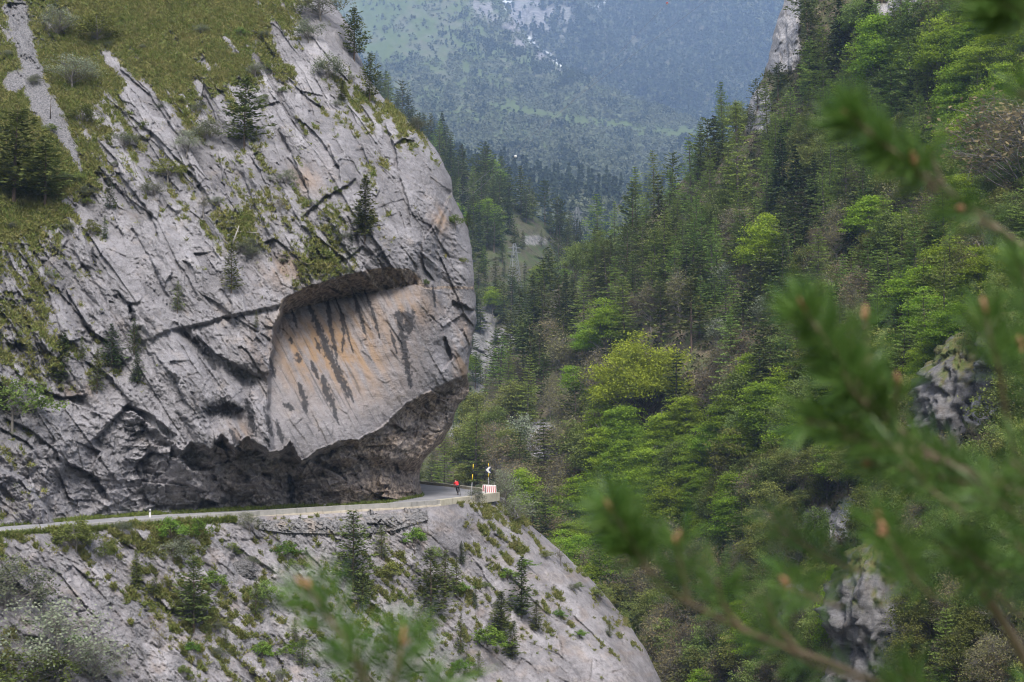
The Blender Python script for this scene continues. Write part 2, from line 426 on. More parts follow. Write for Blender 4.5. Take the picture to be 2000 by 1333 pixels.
LIP = line([(200, 800), (235, 798), (262, 800), (300, 832), (345, 868), (357, 874), (374, 860), (413, 873), (432, 846), (459, 877), (482, 850), (525, 881), (546, 879), (567, 858), (590, 898), (616, 880), (640, 868), (666, 857), (700, 860), (740, 836), (795, 785), (850, 757), (890, 737), (940, 720)])
LIP2 = line([(400, 905), (560, 912), (600, 915), (640, 900), (700, 886), (760, 893), (822, 893), (860, 850), (900, 785), (940, 760)])
ROOF_T = line([(500, 640), (545, 588), (575, 572), (600, 560), (650, 545), (700, 531), (760, 522), (800, 527), (815, 536), (830, 560)])
ROOF_B = line([(500, 668), (545, 622), (600, 598), (650, 587), (700, 577), (760, 565), (810, 555), (830, 565)])
ALC_L = line([(560, 548), (590, 547), (615, 545), (640, 532), (700, 526), (760, 521), (800, 519), (850, 527), (900, 530)])   # x of the alcove's left edge by y
PIL = line([(300, 930), (360, 905), (390, 884), (430, 866), (480, 854), (520, 848), (600, 852), (660, 868), (700, 880), (740, 892), (780, 905)])
OVM = line([(250, 680), (300, 655), (340, 640), (400, 628), (440, 615), (500, 603), (548, 593)])

def cliff_shape(px, py):
    """forward distance of the cliff face, before the fine relief, and the region weights"""
    jx = 4 * fbm(px / 26, py / 26, 5, 3); jy = (5 * fbm(px / 30, py / 30, 9, 4) + 3.0 * fbm(px / 8, py / 8, 19, 2)) * np.where(py < 640, .6, 1)
    X, Yp = px + jx, py + jy
    y0 = YF(px, py)
    # overhang above the road
    lip, lip2 = LIP(X), LIP2(X)
    base = ybase(px); yb = -ZR * FPX / (base - 788.0)
    wl = sst(205, 262, X)
    below = Yp > lip
    ylip = YF(px, np.minimum(py, LIP(px)))
    tl = np.clip((Yp - lip) / np.maximum(base - lip, 5), 0, 1)
    t2 = np.clip((lip2 - lip) / np.maximum(base - lip, 5), .05, .9)
    gL = .62 * sst(0, .16, tl) + .23 * sst(.18, .5, tl) + .15 * sst(.5, .9, tl); wq = sst(300, 560, X); gL = gL * wq + (1 - wq) * (.34 * sst(0, .14, tl) + .66 * sst(.1, 1, tl) ** 1.2)
    gR = .36 * sst(0, .13, tl) + .50 * sst(t2, t2 + .16, tl) + .14 * sst(.6, 1, tl)
    wr = sst(600, 690, X)
    g = gL * (1 - wr) + gR * wr
    yrec = ylip + (yb - ylip) * g
    y = np.where(below, y0 * (1 - wl) + yrec * wl, y0)
    rec = np.where(below, wl, 0) * sst(.0, .03, tl)
    # the big alcove with its roof
    rt, rb = ROOF_T(X), ROOF_B(X)
    inr = (X > ALC_L(Yp)) & (Yp > rt); ina = inr & (~below)
    dep = 5.0 * (1 - sst(640, 820, X)) + 1.7 * (1 - sst(806, 824, X)) * np.exp(-np.maximum(Yp - rb, 0) / 22)
    ramp = np.clip((Yp - rt) / np.maximum(rb - rt, 2), 0, 1)
    fade = 1 - .8 * sst(600, 880, Yp)
    alc = ina * ramp * fade * sst(0, 10, X - ALC_L(Yp))
    y = y + alc * dep
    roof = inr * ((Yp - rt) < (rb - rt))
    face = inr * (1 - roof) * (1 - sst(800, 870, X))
    # right pillar behind a crease
    pr = sst(0, 14, X - PIL(Yp)) * sst(360, 400, Yp) * (1 - sst(730, 790, Yp))
    y = y + 1.3 * pr
    y = y + .9 * np.exp(-((X - PIL(Yp)) / 6) ** 2) * sst(370, 420, Yp) * (1 - sst(740, 780, Yp))
    # undercut left of the alcove
    dm = Yp - OVM(X)
    um = sst(255, 350, X) * (1 - sst(540, 552, X))
    y = y + np.where(dm > 0, 1.15 * sst(0, 9, dm) * np.exp(-dm / 55), 0) * um
    # the block left of the alcove stands forward
    blk = np.exp(-(((X - 488) / 58) ** 4 + ((Yp - 655) / 70) ** 4))
    y = y - 1.2 * blk * (X < 548)
    # dark cleft running down-left of that block
    cl = line([(330, 640), (380, 668), (400, 700), (440, 722), (520, 760)])
    y = y + .8 * np.exp(-((Yp - cl(X)) / 11) ** 2) * sst(330, 360, X) * (1 - sst(470, 520, X))
    # second, lower bulge and hollow: (400-500, 780-880)
    y = y + 2.2 * np.exp(-(((X - 432) / 34) ** 2 + ((Yp - 815) / 26) ** 2))
    y = y + 1.1 * np.exp(-(((X - 480) / 14) ** 2 + ((Yp - 800) / 50) ** 2))
    # the angular roof at far left
    dq = Yp - line([(150, 880), (190, 850), (215, 822), (250, 788), (300, 812), (340, 846)])(X)
    y = y + np.where(dq > 0, 1.5 * sst(0, 7, dq) * np.exp(-dq / 60), 0) * sst(150, 200, X) * (1 - sst(330, 350, X))
    ex = px + 3.5 * fbm(px / 14, py / 14, 15, 3); ey = py + 3.5 * fbm(px / 14, py / 14, 16, 3)
    for pts, A, Lr in LEDGES:
        sd, tt = seg_s(ex, ey, pts); s2 = sd if A > 0 else -sd
        y = y + abs(A) * np.where(s2 > 0, sst(0, 2.2, s2) * np.exp(-s2 / Lr), -.25 * np.exp(s2 / (Lr * 1.5))) * sst(0, .12, tt) * sst(1, .85, tt) * (np.abs(sd) < Lr * 5)
    # front slab at far left bottom
    fs = sst(0, 16, Yp - line([(-100, 850), (0, 905), (45, 930), (90, 985), (120, 1030)])(X)) * (X < 125)
    y = y - 1.6 * fs
    return y, rec, face, ina * roof, fs

def cliff_relief(px, py, rec, face, fs, grassw):
    wx = px + 5 * fbm(px / 110, py / 110, 40, 2); wy = py + 5 * fbm(px / 110, py / 110, 50, 2)
    a = math.radians(56); u = wx * math.cos(a) + wy * math.sin(a); v = wx * math.sin(a) - wy * math.cos(a)
    f1, e1 = facets(u / 130, v / 38, 60, 1.8)
    f2, e2 = facets(u / 52, v / 17, 61, 1.7)
    f3, e3 = facets(u / 20, v / 9, 62, 1.6)
    sl = v / 27 + .9 * fbm(u / 140, v / 60, 63, 3); saw = (sl - np.floor(sl))
    sm = np.clip(shep(SMOOTH, px, py, 45), 0, 1)
    am = (.18 + .82 * sst(-.12, .38, fbm(px / 80, py / 80, 64, 3))) * (1 - .8 * sm)
    fq = trin((px + .35 * py) / 130, (py - .2 * px) / 170, 77) + .45 * trin((px - .3 * py) / 58, (py + .4 * px) / 75, 79)
    f0, e0 = facets((u + 10 * fbm(px / 90, py / 90, 74, 2)) / 250, v / 86, 75, 1.5)
    f1 = f1 * (.35 + .65 * (1 - sm)); f3 = f3 * (.4 + .6 * (1 - sm))
    f0 = .35 * f0 + .9 * trin(u / 190, v / 62, 83) + .45 * trin(u / 90, v / 30, 84) + .22 * trin(u / 40, v / 14, 85)
    d = 1.1 * fq + .95 * f0 + .60 * f1 + .52 * f2 * (.35 + .65 * am) * (1 - .55 * sm) + .36 * f3 * (.45 + .55 * am) * (1 - .5 * sm) + .40 * (saw - .5) * am + .5 * fbm(px / 130, py / 130, 65, 3) + .17 * facets(u / 9, v / 5, 76, 1.6)[0] * (.4 + .6 * sst(-.2, .3, fbm(px / 40, py / 40, 86, 3)))
    d = d - .28 * (1 - .8 * sm) * np.exp(-(e2 / .09) ** 2) * sst(.0, .35, fbm(px / 34, py / 34, 87, 3)) - .14 * np.exp(-(e3 / .14) ** 2) * sst(.05, .4, fbm(px / 28, py / 28, 88, 3))
    d = d - .2 * sst(.90, .98, ridged(u / 160 + 3, v / 34, 73, 2)) * am
    # blocky broken rock of the recess
    g1, k1 = facets(wx / 46 + .3 * wy / 46, wy / 30, 70, 1.6)
    g2, k2 = facets(wx / 19, wy / 13, 71, 1.6)
    g3, k3 = facets(wx / 8, wy / 6, 72, 1.5)
    g0_, k0 = facets((wx + .6 * wy) / 95, (wy - .5 * wx) / 60, 78, 2.0); dr = 1.0 * g0_ + .42 * g1 + .34 * g2 + .16 * g3
    df = .14 * f1 + .09 * f2 + .06 * f3 + .2 * fbm(px / 60, py / 60, 67, 4)
    dg = .30 * f1 + .16 * f2 + .5 * fbm(px / 60, py / 60, 68, 3) + .22 * np.abs(fbm(px / 9, py / 9, 69, 2))
    d = d * (1 - grassw) + dg * grassw
    d = d * (1 - face) + df * face
    d = d * (1 - rec) + dr * rec
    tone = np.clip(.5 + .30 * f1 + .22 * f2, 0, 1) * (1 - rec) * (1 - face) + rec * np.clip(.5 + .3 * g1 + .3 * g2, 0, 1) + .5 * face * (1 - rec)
    return d, tone

GPRIOR = [(590, 60, .3), (610, 110, .3), (640, 70, .05), (560, 90, .45), (500, 210, .3), (540, 215, .25), (450, 260, .25), (600, 170, .3), (640, 190, .2), (480, 230, .3), (690, 230, .35), (740, 260, .3), (390, 330, .2), (300, 300, .3), (260, 240, .35), (240, 200, .45), (420, 390, .25), (540, 480, .25), (380, 240, .5), (300, 30, 0.93), (450, 60, 0.88), (550, 60, 0.70), (200, 20, 0.88), (560, 20, 0.47), (640, 40, 0.10), (660, 90, 0.00), (90, 20, 0.51), (20, 60, 0.47), (330, 120, 0.93), (450, 140, 0.79), (560, 130, 0.56), (220, 130, 0.70), (150, 180, 0.79), (110, 230, 0.85), (190, 230, 0.43), (260, 190, 0.43), (330, 190, 0.65), (420, 210, 0.50), (520, 190, 0.32), (610, 210, 0.32), (660, 170, 0.51), (700, 210, 0.43), (750, 230, 0.36), (800, 260, 0.43), (840, 285, 0.40), (770, 215, 0.61), (60, 330, 0.85), (20, 250, 0.81), (110, 400, 0.81), (40, 420, 0.77), (160, 340, 0.77), (230, 300, 0.29), (280, 330, 0.22), (350, 250, 0.36), (420, 300, 0.32), (500, 300, 0.36), (560, 280, 0.15), (640, 300, 0.10), (700, 290, 0.10), (800, 340, 0.05), (730, 330, 0.36), (480, 450, 0.65), (440, 420, 0.54), (540, 440, 0.36), (600, 490, 0.61), (640, 505, 0.58), (560, 490, 0.36), (720, 420, 0.36), (720, 480, 0.29), (330, 400, 0.29), (250, 400, 0.22), (200, 450, 0.18), (300, 480, 0.12), (380, 500, 0.14), (460, 530, 0.25), (500, 560, 0.10), (120, 480, 0.32), (40, 520, 0.36), (60, 620, 0.47), (120, 620, 0.23), (200, 600, 0.10), (160, 700, 0.37), (220, 720, 0.33), (260, 700, 0.23), (60, 700, 0.37), (300, 620, 0.08), (380, 700, 0.10), (250, 800, 0.10), (420, 780, 0.12), (850, 450, 0.06), (900, 600, 0.03), (700, 700, -0.30), (600, 700, -0.40), (800, 700, -0.10), (100, 850, 0.00), (20, 830, 0.19), (40, 930, 0.23), (300, 900, -0.20), (600, 950, -0.40), (800, 900, -0.30), (200, 950, -0.10), (500, 850, -0.10), (700, 800, -0.30), (0, 700, 0.28)]

SMOOTH = [(330, 470, 1), (280, 540, 1), (380, 540, 1), (330, 590, .9), (640, 330, .9), (600, 380, .8), (690, 290, .7), (800, 400, 1), (820, 320, .8), (890, 560, 1), (890, 650, .9), (895, 480, .9), (260, 740, .9), (320, 760, 1), (370, 800, .8), (330, 700, .6), (200, 880, .5), (120, 860, .4), (460, 660, .5), (500, 580, .6), (560, 540, .7), (780, 470, .7),
          (60, 560, 0), (150, 620, 0), (450, 330, 0), (230, 340, 0), (60, 920, .1), (400, 390, .1), (560, 250, .2), (720, 230, .3), (40, 760, .1), (420, 470, .4), (520, 340, .1), (250, 640, .5), (100, 480, .1), (170, 520, .4), (740, 380, .3), (860, 440, .5), (700, 520, .4), (480, 430, .2)]
NX, NY, NW = 620, 740, 26
s_ = np.linspace(0, 1, NX)[None, :]; t_ = np.linspace(0, 1, NY)[:, None]
px = np.broadcast_to(-90 + 1000 * s_, (NY, NX)).copy(); py = np.broadcast_to(-160 + 1150 * t_, (NY, NX)).copy()
for _ in range(4):
    py = -160 + (ybase(px) + 5 + 160) * t_
    sil = xsil(py) + 5.5 * fbm(py / 34, py * 0 + 3, 80, 4) * sst(980, 900, py)
    px = -90 + (sil + 90) * s_
yy, rec, face, roof, fs = cliff_shape(px, py)
dist = np.maximum(xsil(py) + 4 - px, 0)
R = np.interp(py, [-160, 200, 400, 700, 760, 860, 980], [80, 60, 34, 30, 26, 22, 22]); Rm = np.interp(py, [-160, 200, 400, 700, 800, 900, 980], [13, 9, 5, 4.5, 4, 3, 3])
q = np.clip(1 - dist / R, 0, 1); rnd = Rm * (1 - np.sqrt(np.maximum(1 - q * q, 0)))
yy = yy + rnd
gp = shep(GPRIOR, px, py, 30)
a = math.radians(56); uu = px * math.cos(a) + py * math.sin(a); vv = px * math.sin(a) - py * math.cos(a)
gn = .62 * fbm(uu / 75, vv / 15, 90, 4) + .38 * fbm(px / 34, py / 34, 91, 4) + .34 * fbm(px / 8, py / 8, 92, 3)
ribs = np.zeros(px.shape); rx, ry = px + 7 * fbm(px / 20, py / 20, 93, 3), py + 7 * fbm(px / 20, py / 20, 94, 3)
for pts, w in [([(205, 108), (300, 200), (362, 285)], 11), ([(380, 165), (432, 245)], 8), ([(470, 175), (505, 235)], 9), ([(535, 55), (605, 155)], 11), ([(600, 25), (655, 115)], 13), ([(425, 195), (450, 250)], 7), ([(130, 392), (185, 432)], 9), ([(250, 178), (335, 305)], 9), ([(330, 60), (352, 92)], 5), ([(440, 70), (462, 104)], 5), ([(500, 120), (530, 165)], 7), ([(395, 115), (410, 140)], 4), ([(560, 200), (640, 240)], 9)]:
    dd, tt = seg_d(rx, ry, pts); ribs = np.maximum(ribs, np.exp(-(dd / w) ** 2))
gp = gp - .62 * ribs - .05 * sst(260, 60, py) * sst(160, 320, px) - .09 * (px > 120) * sst(60, 200, py)
g0 = sst(.40, .62, gp + .70 * gn)
rblk = np.maximum(rec, .40 * sst(770, 850, py + .25 * px) * (1 - sst(215, 275, px)))
rel, tone = cliff_relief(px, py, rblk, face, fs, g0 * .85)
yy = yy - rel * (1 - .45 * q)
W = P(px, py, yy)
# slope of the finished surface: grass keeps to what is not sheer
du = np.gradient(W, axis=1); dv = np.gradient(W, axis=0); nr = np.cross(dv, du); nr /= np.linalg.norm(nr, axis=-1, keepdims=True) + 1e-9
nz = nr[..., 2] * np.sign(-nr[..., 1] + 1e-6)
grass = sst(.42, .58, gp + .70 * gn + .35 * (np.clip(nz, -.6, .9) - .30)) * (1 - rec) * (1 - face)
# stains; some black patches lie in clefts and hollows, brown fills the roof
wob = fbm(px / 9, py / 14, 100, 3)
black = np.zeros(px.shape)
for pts, w in [([(604, 598), (622, 640), (642, 690), (662, 735), (680, 775)], 9), ([(640, 590), (646, 640), (658, 700)], 6), ([(690, 572), (704, 616), (716, 660)], 5), ([(712, 568), (728, 610), (742, 660)], 4), ([(570, 606), (580, 640)], 4), ([(655, 582), (670, 620), (690, 690)], 3),
               ([(778, 610), (785, 650), (792, 700), (803, 757)], 9), ([(770, 615), (800, 620), (798, 648)], 15), ([(762, 645), (775, 690)], 4), ([(630, 735), (640, 770), (655, 800)], 10), ([(655, 700), (672, 745), (690, 785)], 5),
               ([(648, 790), (662, 830)], 4), ([(583, 748), (594, 780), (597, 805)], 8), ([(555, 790), (573, 800)], 7), ([(608, 705), (622, 740)], 5), ([(527, 700), (538, 740)], 5), ([(580, 690), (584, 708)], 7), ([(568, 660), (570, 672)], 5),
               ([(515, 795), (530, 850)], 6), ([(540, 820), (552, 865)], 6), ([(400, 800), (470, 800)], 16), ([(480, 780), (500, 850)], 9), ([(450, 840), (470, 880)], 7), ([(360, 650), (400, 690), (420, 720)], 9), ([(250, 590), (262, 625)], 9), ([(180, 485), (186, 520)], 6),
               ([(240, 830), (262, 850)], 8), ([(275, 830), (292, 845)], 6), ([(665, 610), (672, 650), (668, 690)], 4), ([(615, 660), (626, 690)], 4), ([(845, 560), (850, 600)], 3), ([(565, 930), (572, 985)], 11), ([(770, 905), (780, 925)], 7), ([(640, 560), (668, 575)], 3)]:
    d, t = seg_d(px, py, pts)
    black = np.maximum(black, sst(1.2, .5, d / (w * (.4 + 1.1 * t * (1 - t) * 2)) + 1.0 * wob + .7 * fbm(px / 3.5, py / 6, 101, 2)) * .88)
a2 = math.radians(62); u2 = px * math.cos(a2) + py * math.sin(a2); v2 = px * math.sin(a2) - py * math.cos(a2)
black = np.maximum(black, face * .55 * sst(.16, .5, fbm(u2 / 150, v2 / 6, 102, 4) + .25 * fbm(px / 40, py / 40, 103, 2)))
ochre = np.exp(-(((px - 600) / 85) ** 2 + ((py - 680) / 70) ** 2)) * .95 + .75 * np.exp(-(((px - 700) / 80) ** 2 + ((py - 690) / 80) ** 2)) + .55 * np.exp(-(((px - 800) / 60) ** 2 + ((py - 600) / 50) ** 2))
ochre += .6 * np.exp(-(((px - 560) / 50) ** 2 + ((py - 530) / 30) ** 2)) + .8 * np.exp(-(((px - 905) / 18) ** 2 + ((py - 700) / 70) ** 2)) + .8 * np.exp(-(((px - 862) / 16) ** 2 + ((py - 430) / 30) ** 2)) + .5 * np.exp(-(((px - 600) / 40) ** 2 + ((py - 350) / 30) ** 2))
ochre += .55 * np.exp(-(((px - 465) / 30) ** 2 + ((py - 850) / 30) ** 2)) + .5 * np.exp(-(((px - 150) / 30) ** 2 + ((py - 765) / 15) ** 2))
a2 = math.radians(62); u2 = px * math.cos(a2) + py * math.sin(a2); v2 = px * math.sin(a2) - py * math.cos(a2)
ochre = np.clip(.10 * face * sst(560, 640, px + .4 * (py - 600)) * (1 - .6 * sst(760, 860, py)) + ochre * sst(-.45, .35, fbm(u2 / 110, v2 / 15, 110, 4) + .3 * fbm(px / 20, py / 20, 111, 3)), 0, 1)
brown = .85 * roof + rec * sst(280, 520, px) * (.55 + .45 * sst(-.3, .3, fbm(px / 60, py / 45, 112, 4))) * (.5 + .5 * sst(600, 700, px))  # roof underside browned all over to deepen its shade; recess rock is brown
scp = [(30, 20), (45, 75), (60, 130), (75, 190), (110, 240), (140, 290), (158, 335)]
d, t = seg_d(px, py, scp)
scree = sst(1.1, .8, d / np.interp(t, [0, .3, .55, .8, 1], [25, 20, 30, 14, 4]) + .55 * fbm(px / 16, py / 16, 113, 4))
scree = np.maximum(scree, sst(1.0, .7, np.hypot((px - 30) / 28, (py - 160) / 26) + .3 * wob)); scree = np.maximum(scree, 0)
grass = grass * (1 - scree)
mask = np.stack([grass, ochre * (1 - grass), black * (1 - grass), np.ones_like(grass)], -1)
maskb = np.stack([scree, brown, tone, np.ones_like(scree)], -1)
# the back of the prow wraps round behind the silhouette
wpx = px[:, -1:] - 3.0 * np.arange(1, NW + 1)[None, :] * 1.0; wyy = yy[:, -1:] + (np.arange(1, NW + 1)[None, :] ** 1.5) * .55
Wb = P(wpx, np.repeat(py[:, -1:], NW, 1), wyy)
# rotate the back downwards the world height of its row, not along the rays
Wb[..., 2] = W[:, -1:, 2] - .1 * np.arange(NW)[None, :]
Wall_ = np.concatenate([W, Wb], 1)
ext = lambda m: np.concatenate([m, np.repeat(m[:, -1:], NW, 1)], 1)
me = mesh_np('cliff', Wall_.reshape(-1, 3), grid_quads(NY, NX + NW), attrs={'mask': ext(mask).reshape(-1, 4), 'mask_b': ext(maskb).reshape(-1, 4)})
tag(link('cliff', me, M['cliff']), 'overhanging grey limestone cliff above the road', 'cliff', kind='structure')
CL = dict(px=px, py=py, Y=yy, W=W, grass=grass, nz=nz, gp=gp)

def cliff_at(x, y):
    i = np.argmin((px_c - x) ** 2 + (py_c - y) ** 2); return CL['W'].reshape(-1, 3)[i]
px_c, py_c = px.ravel(), py.ravel()

# ================================================================== LOWER SLOPE
ytop2 = line([(-100, 1050), (0, 1043), (150, 1032), (300, 1021), (450, 1014), (500, 1012), (600, 1009), (700, 1003), (800, 997), (860, 992), (975, 975), (1100, 980), (1400, 980)])
xs2 = line([(960, 978), (980, 988), (1000, 1012), (1030, 1042), (1080, 1100), (1140, 1162), (1180, 1196), (1210, 1222), (1270, 1262), (1333, 1292), (1450, 1330)])
YL = tps([(-100, 1048, 98), (0, 1042, 101.6), (300, 1026, 112.3), (600, 1010, 123.8), (800, 997, 130), (860, 992, 133.5), (975, 977, 145),
          (-100, 1333, 91), (0, 1333, 93.3), (300, 1333, 102.5), (600, 1333, 111.5), (860, 1333, 120), (1000, 1333, 126), (1200, 1333, 134), (1290, 1333, 140),
          (-100, 1450, 88), (300, 1450, 99), (600, 1450, 107), (1000, 1450, 120), (1300, 1450, 134), (1040, 1030, 147), (1160, 1140, 147), (1220, 1210, 145), (900, 1150, 131), (700, 1150, 122), (300, 1150, 109)])
NX2, NY2, NW2 = 620, 240, 24
s_ = np.linspace(0, 1, NX2)[None, :]; t_ = np.linspace(0, 1, NY2)[:, None]
px = -90 + 1200 * s_ + 0 * t_
for _ in range(5):
    py = (ytop2(px) - 3) + (1450 - ytop2(px) + 3) * t_
    sil = xs2(py) + 4 * fbm(py / 30, py * 0 + 9, 180, 4)
    px = -90 + (sil + 90) * s_
y0 = YL(px, py)
q = np.clip(1 - (sil - px) / 85, 0, 1); rnd = 9 * (1 - np.sqrt(np.maximum(1 - q * q, 0)))
wx = px + 5 * fbm(px / 100, py / 100, 140, 2); wy = py + 5 * fbm(px / 100, py / 100, 150, 2)
a = math.radians(47); u = wx * math.cos(a) + wy * math.sin(a); v = wx * math.sin(a) - wy * math.cos(a)
f1, e1 = facets(u / 110, v / 34, 160, 1.2); f2, e2 = facets(u / 44, v / 14, 161, 1.2); f3, e3 = facets(u / 16, v / 7, 162, 1.2)
sl = v / 22 + .9 * fbm(u / 120, v / 50, 163, 3); saw = sl - np.floor(sl)
am = .3 + .7 * sst(-.25, .3, fbm(px / 90, py / 60, 164, 3))
qr = 1 - .5 * sst(850, 1000, px); d = .50 * f1 + .32 * f2 * am * qr + .16 * f3 * qr + .40 * (saw - .5) * am * qr + .5 * fbm(px / 120, py / 90, 165, 3) + .09 * fbm(px / 10, py / 10, 166, 3) - .2 * np.exp(-(e1 / .04) ** 2) * am - .1 * np.exp(-(e2 / .06) ** 2) * am + .07 * facets(u / 8, v / 4, 167, 1.6)[0]
blk = np.exp(-(((px - 872 + .12 * (py - 1040)) / 40) ** 6 + ((py - 1044) / 44) ** 6)); d = d * (1 - .45 * blk) + .9 * blk
edge = sst(0, .06, t_)
yy = y0 + rnd - d * edge * (1 - .6 * q) + .45 * (1 - edge)
GP2 = [(1060, 1150, .42), (1110, 1220, .38), (1150, 1260, .38), (1080, 1210, .36), (1000, 1240, .4), (1190, 1290, .36), (1000, 1100, .42), (1050, 1060, .45), (1220, 1270, .42), (930, 1150, .42), (760, 1200, .4), (700, 1250, .4), (640, 1180, .38), (50, 1060, 0.42), (150, 1060, 0.45), (300, 1060, 0.5), (400, 1060, 0.60), (350, 1080, 0.43), (100, 1120, 0.18), (200, 1200, 0.04), (150, 1150, 0.18), (60, 1200, 0.22), (200, 1100, 0.32), (230, 1130, 0.40), (260, 1250, 0.22), (300, 1180, 0.47), (330, 1120, 0.36), (420, 1080, 0.11), (480, 1110, 0.22), (500, 1160, 0.40), (420, 1180, 0.47), (380, 1260, 0.43), (480, 1260, 0.40), (560, 1200, 0.36), (520, 1320, 0.36), (600, 1300, 0.29), (560, 1060, 0.35), (640, 1080, 0.33), (720, 1060, 0.30), (830, 1040, 0.15), (870, 1060, 0.10), (780, 1120, 0.47), (700, 1130, 0.38), (850, 1130, 0.47), (850, 1200, 0.33), (920, 1080, 0.47), (940, 1020, 0.45), (990, 1030, 0.50), (1000, 1000, 0.60), (960, 1130, 0.28), (1020, 1140, 0.19), (1060, 1100, 0.28), (1090, 1180, 0.43), (1120, 1150, 0.28), (1150, 1200, 0.28), (1050, 1250, 0.33), (980, 1280, 0.24), (1130, 1290, 0.14), (1200, 1300, 0.19), (1250, 1310, 0.24), (900, 1250, 0.38), (850, 1310, 0.33), (700, 1300, 0.28), (300, 1320, 0.22), (100, 1320, 0.36), (0, 1290, 0.43), (1180, 1180, 0.47)]
gp = shep(GP2, px, py, 34) - .07
gn = .66 * fbm(u / 50, v / 12, 190, 4) + .35 * fbm(px / 24, py / 24, 191, 4) + .42 * fbm(px / 7, py / 7, 192, 3)
grass = sst(.40, .56, gp + .62 * gn) * (1 - blk)
yy = yy - .16 * grass * np.abs(fbm(px / 7, py / 7, 193, 2)) * 2
W = P(px, py, yy)
z0 = np.zeros_like(grass)
brn2 = .2 * sst(.0, .4, fbm(px / 50, py / 30, 194, 4)) * sst(400, 700, px)
scr2 = sst(.05, .35, fbm(px / 60, py / 40, 195, 4) + .12 * sst(1100, 1250, py)) * (1 - sst(700, 1000, px)) * .8
mask = np.stack([grass, .22 * sst(.1, .5, fbm(px / 40, py / 30, 196, 3)), z0, z0 + 1], -1); maskb = np.stack([scr2 * (1 - blk), brn2, np.clip(.5 + .3 * f1 + .22 * f2, 0, 1) * (1 - blk) + .3 * blk, z0 + 1], -1)
k = np.arange(1, NW2 + 1)[None, :]
Wb = P(px[:, -1:] - 2.0 * k, np.repeat(py[:, -1:], NW2, 1), yy[:, -1:] + k ** 1.4 * .6); Wb[..., 2] = W[:, -1:, 2] - .35 * k
ext2 = lambda m: np.concatenate([m, np.repeat(m[:, -1:], NW2, 1)], 1)
me = mesh_np('lower_slope', np.concatenate([W, Wb], 1).reshape(-1, 3), grid_quads(NY2, NX2 + NW2), attrs={'mask': ext2(mask).reshape(-1, 4), 'mask_b': ext2(maskb).reshape(-1, 4)})
tag(link('lower_slope', me, M['slope']), 'pale rock slope with grass tufts below the road', 'slope', kind='structure')
LS = dict(px=px, py=py, Y=yy, W=W, grass=grass)
px_l, py_l = px.ravel(), py.ravel()
def slope_at(x, y):
    i = np.argmin((px_l - x) ** 2 + (py_l - y) ** 2); return LS['W'].reshape(-1, 3)[i]

# ================================================================== RIGHT HILLSIDE, MIDDLE SLOPES, FAR MOUNTAINS
def relief(name, nx, ny, fpx, fpy, fy, mat, label, cat, fmask=None, wrap_left=0, wrap_top=0, iters=4):
    s = np.linspace(0, 1, nx)[None, :]; t = np.linspace(0, 1, ny)[:, None]
    px = fpx(s, np.zeros((ny, nx)) + 500) + 0 * t; py = fpy(px, t)
    for _ in range(iters):
        py = fpy(px, t); px = fpx(s, py)
    Y = fy(px, py); W = P(px, py, Y)
    full, mk = W, (fmask(px, py) if fmask else np.zeros(px.shape + (4,)))
    mk0 = mk
    if wrap_left:
        k = np.arange(wrap_left, 0, -1)[None, :]
        b = P(px[:, :1] + 3 * k, np.repeat(py[:, :1], wrap_left, 1), Y[:, :1] * (1 + .012 * k ** 1.3)); b[..., 2] = W[:, :1, 2] - .02 * Y[:, :1] * .2 * k
        full = np.concatenate([b, full], 1); mk = np.concatenate([np.repeat(mk[:, :1], wrap_left, 1), mk], 1)
    if wrap_top:
        k = np.arange(wrap_top, 0, -1)[:, None]
        b = np.repeat(full[:1], wrap_top, 0).copy()
        b *= (1 + .02 * k)[..., None]; b[..., 2] = full[:1, :, 2] - .012 * full[:1, :, 1] * k
        full = np.concatenate([b, full], 0); mk = np.concatenate([np.repeat(mk[:1], wrap_top, 0), mk], 0)
    me = mesh_np(name, full.reshape(-1, 3), grid_quads(*full.shape[:2]), attrs={'mask': mk.reshape(-1, 4), 'mask_b': np.tile([0, 0, .5, 1.], (full.shape[0] * full.shape[1], 1))})
    tag(link(name, me, mat), label, cat, kind='structure')
    return dict(px=px, py=py, Y=Y, W=W, mask=mk0)

xs3 = line([(-160, 1580), (0, 1532), (60, 1512), (100, 1504), (150, 1492), (190, 1468), (240, 1450), (280, 1420), (330, 1352), (390, 1300), (430, 1245), (480, 1180), (540, 1110), (600, 1050), (680, 1000), (760, 955), (820, 930), (900, 870), (1000, 840), (1450, 840)])
YH = tps([(1590, -160, 318), (1532, 0, 305), (1500, 150, 296), (1420, 280, 305), (1300, 390, 330), (1180, 480, 352), (1050, 600, 352), (955, 760, 335), (900, 900, 300), (860, 1000, 280), (1000, 1000, 255), (1000, 800, 312),
          (1600, 100, 285), (1800, 0, 262), (2050, 0, 232), (2050, -160, 255), (1700, 300, 262), (1500, 400, 280), (1300, 550, 292), (1200, 700, 285), (1400, 620, 262), (1600, 550, 238), (1800, 500, 212), (2050, 450, 180),
          (1100, 900, 262), (1300, 880, 238), (1500, 780, 220), (1700, 750, 190), (1900, 720, 158), (2050, 700, 145), (1200, 1050, 240), (1400, 1000, 212), (1600, 1000, 178), (1800, 950, 150), (2050, 950, 125),
          (1250, 1200, 215), (1450, 1200, 185), (1650, 1200, 152), (1850, 1200, 125), (2050, 1200, 108), (1250, 1450, 195), (1500, 1450, 160), (1800, 1450, 118), (2050, 1450, 98)])
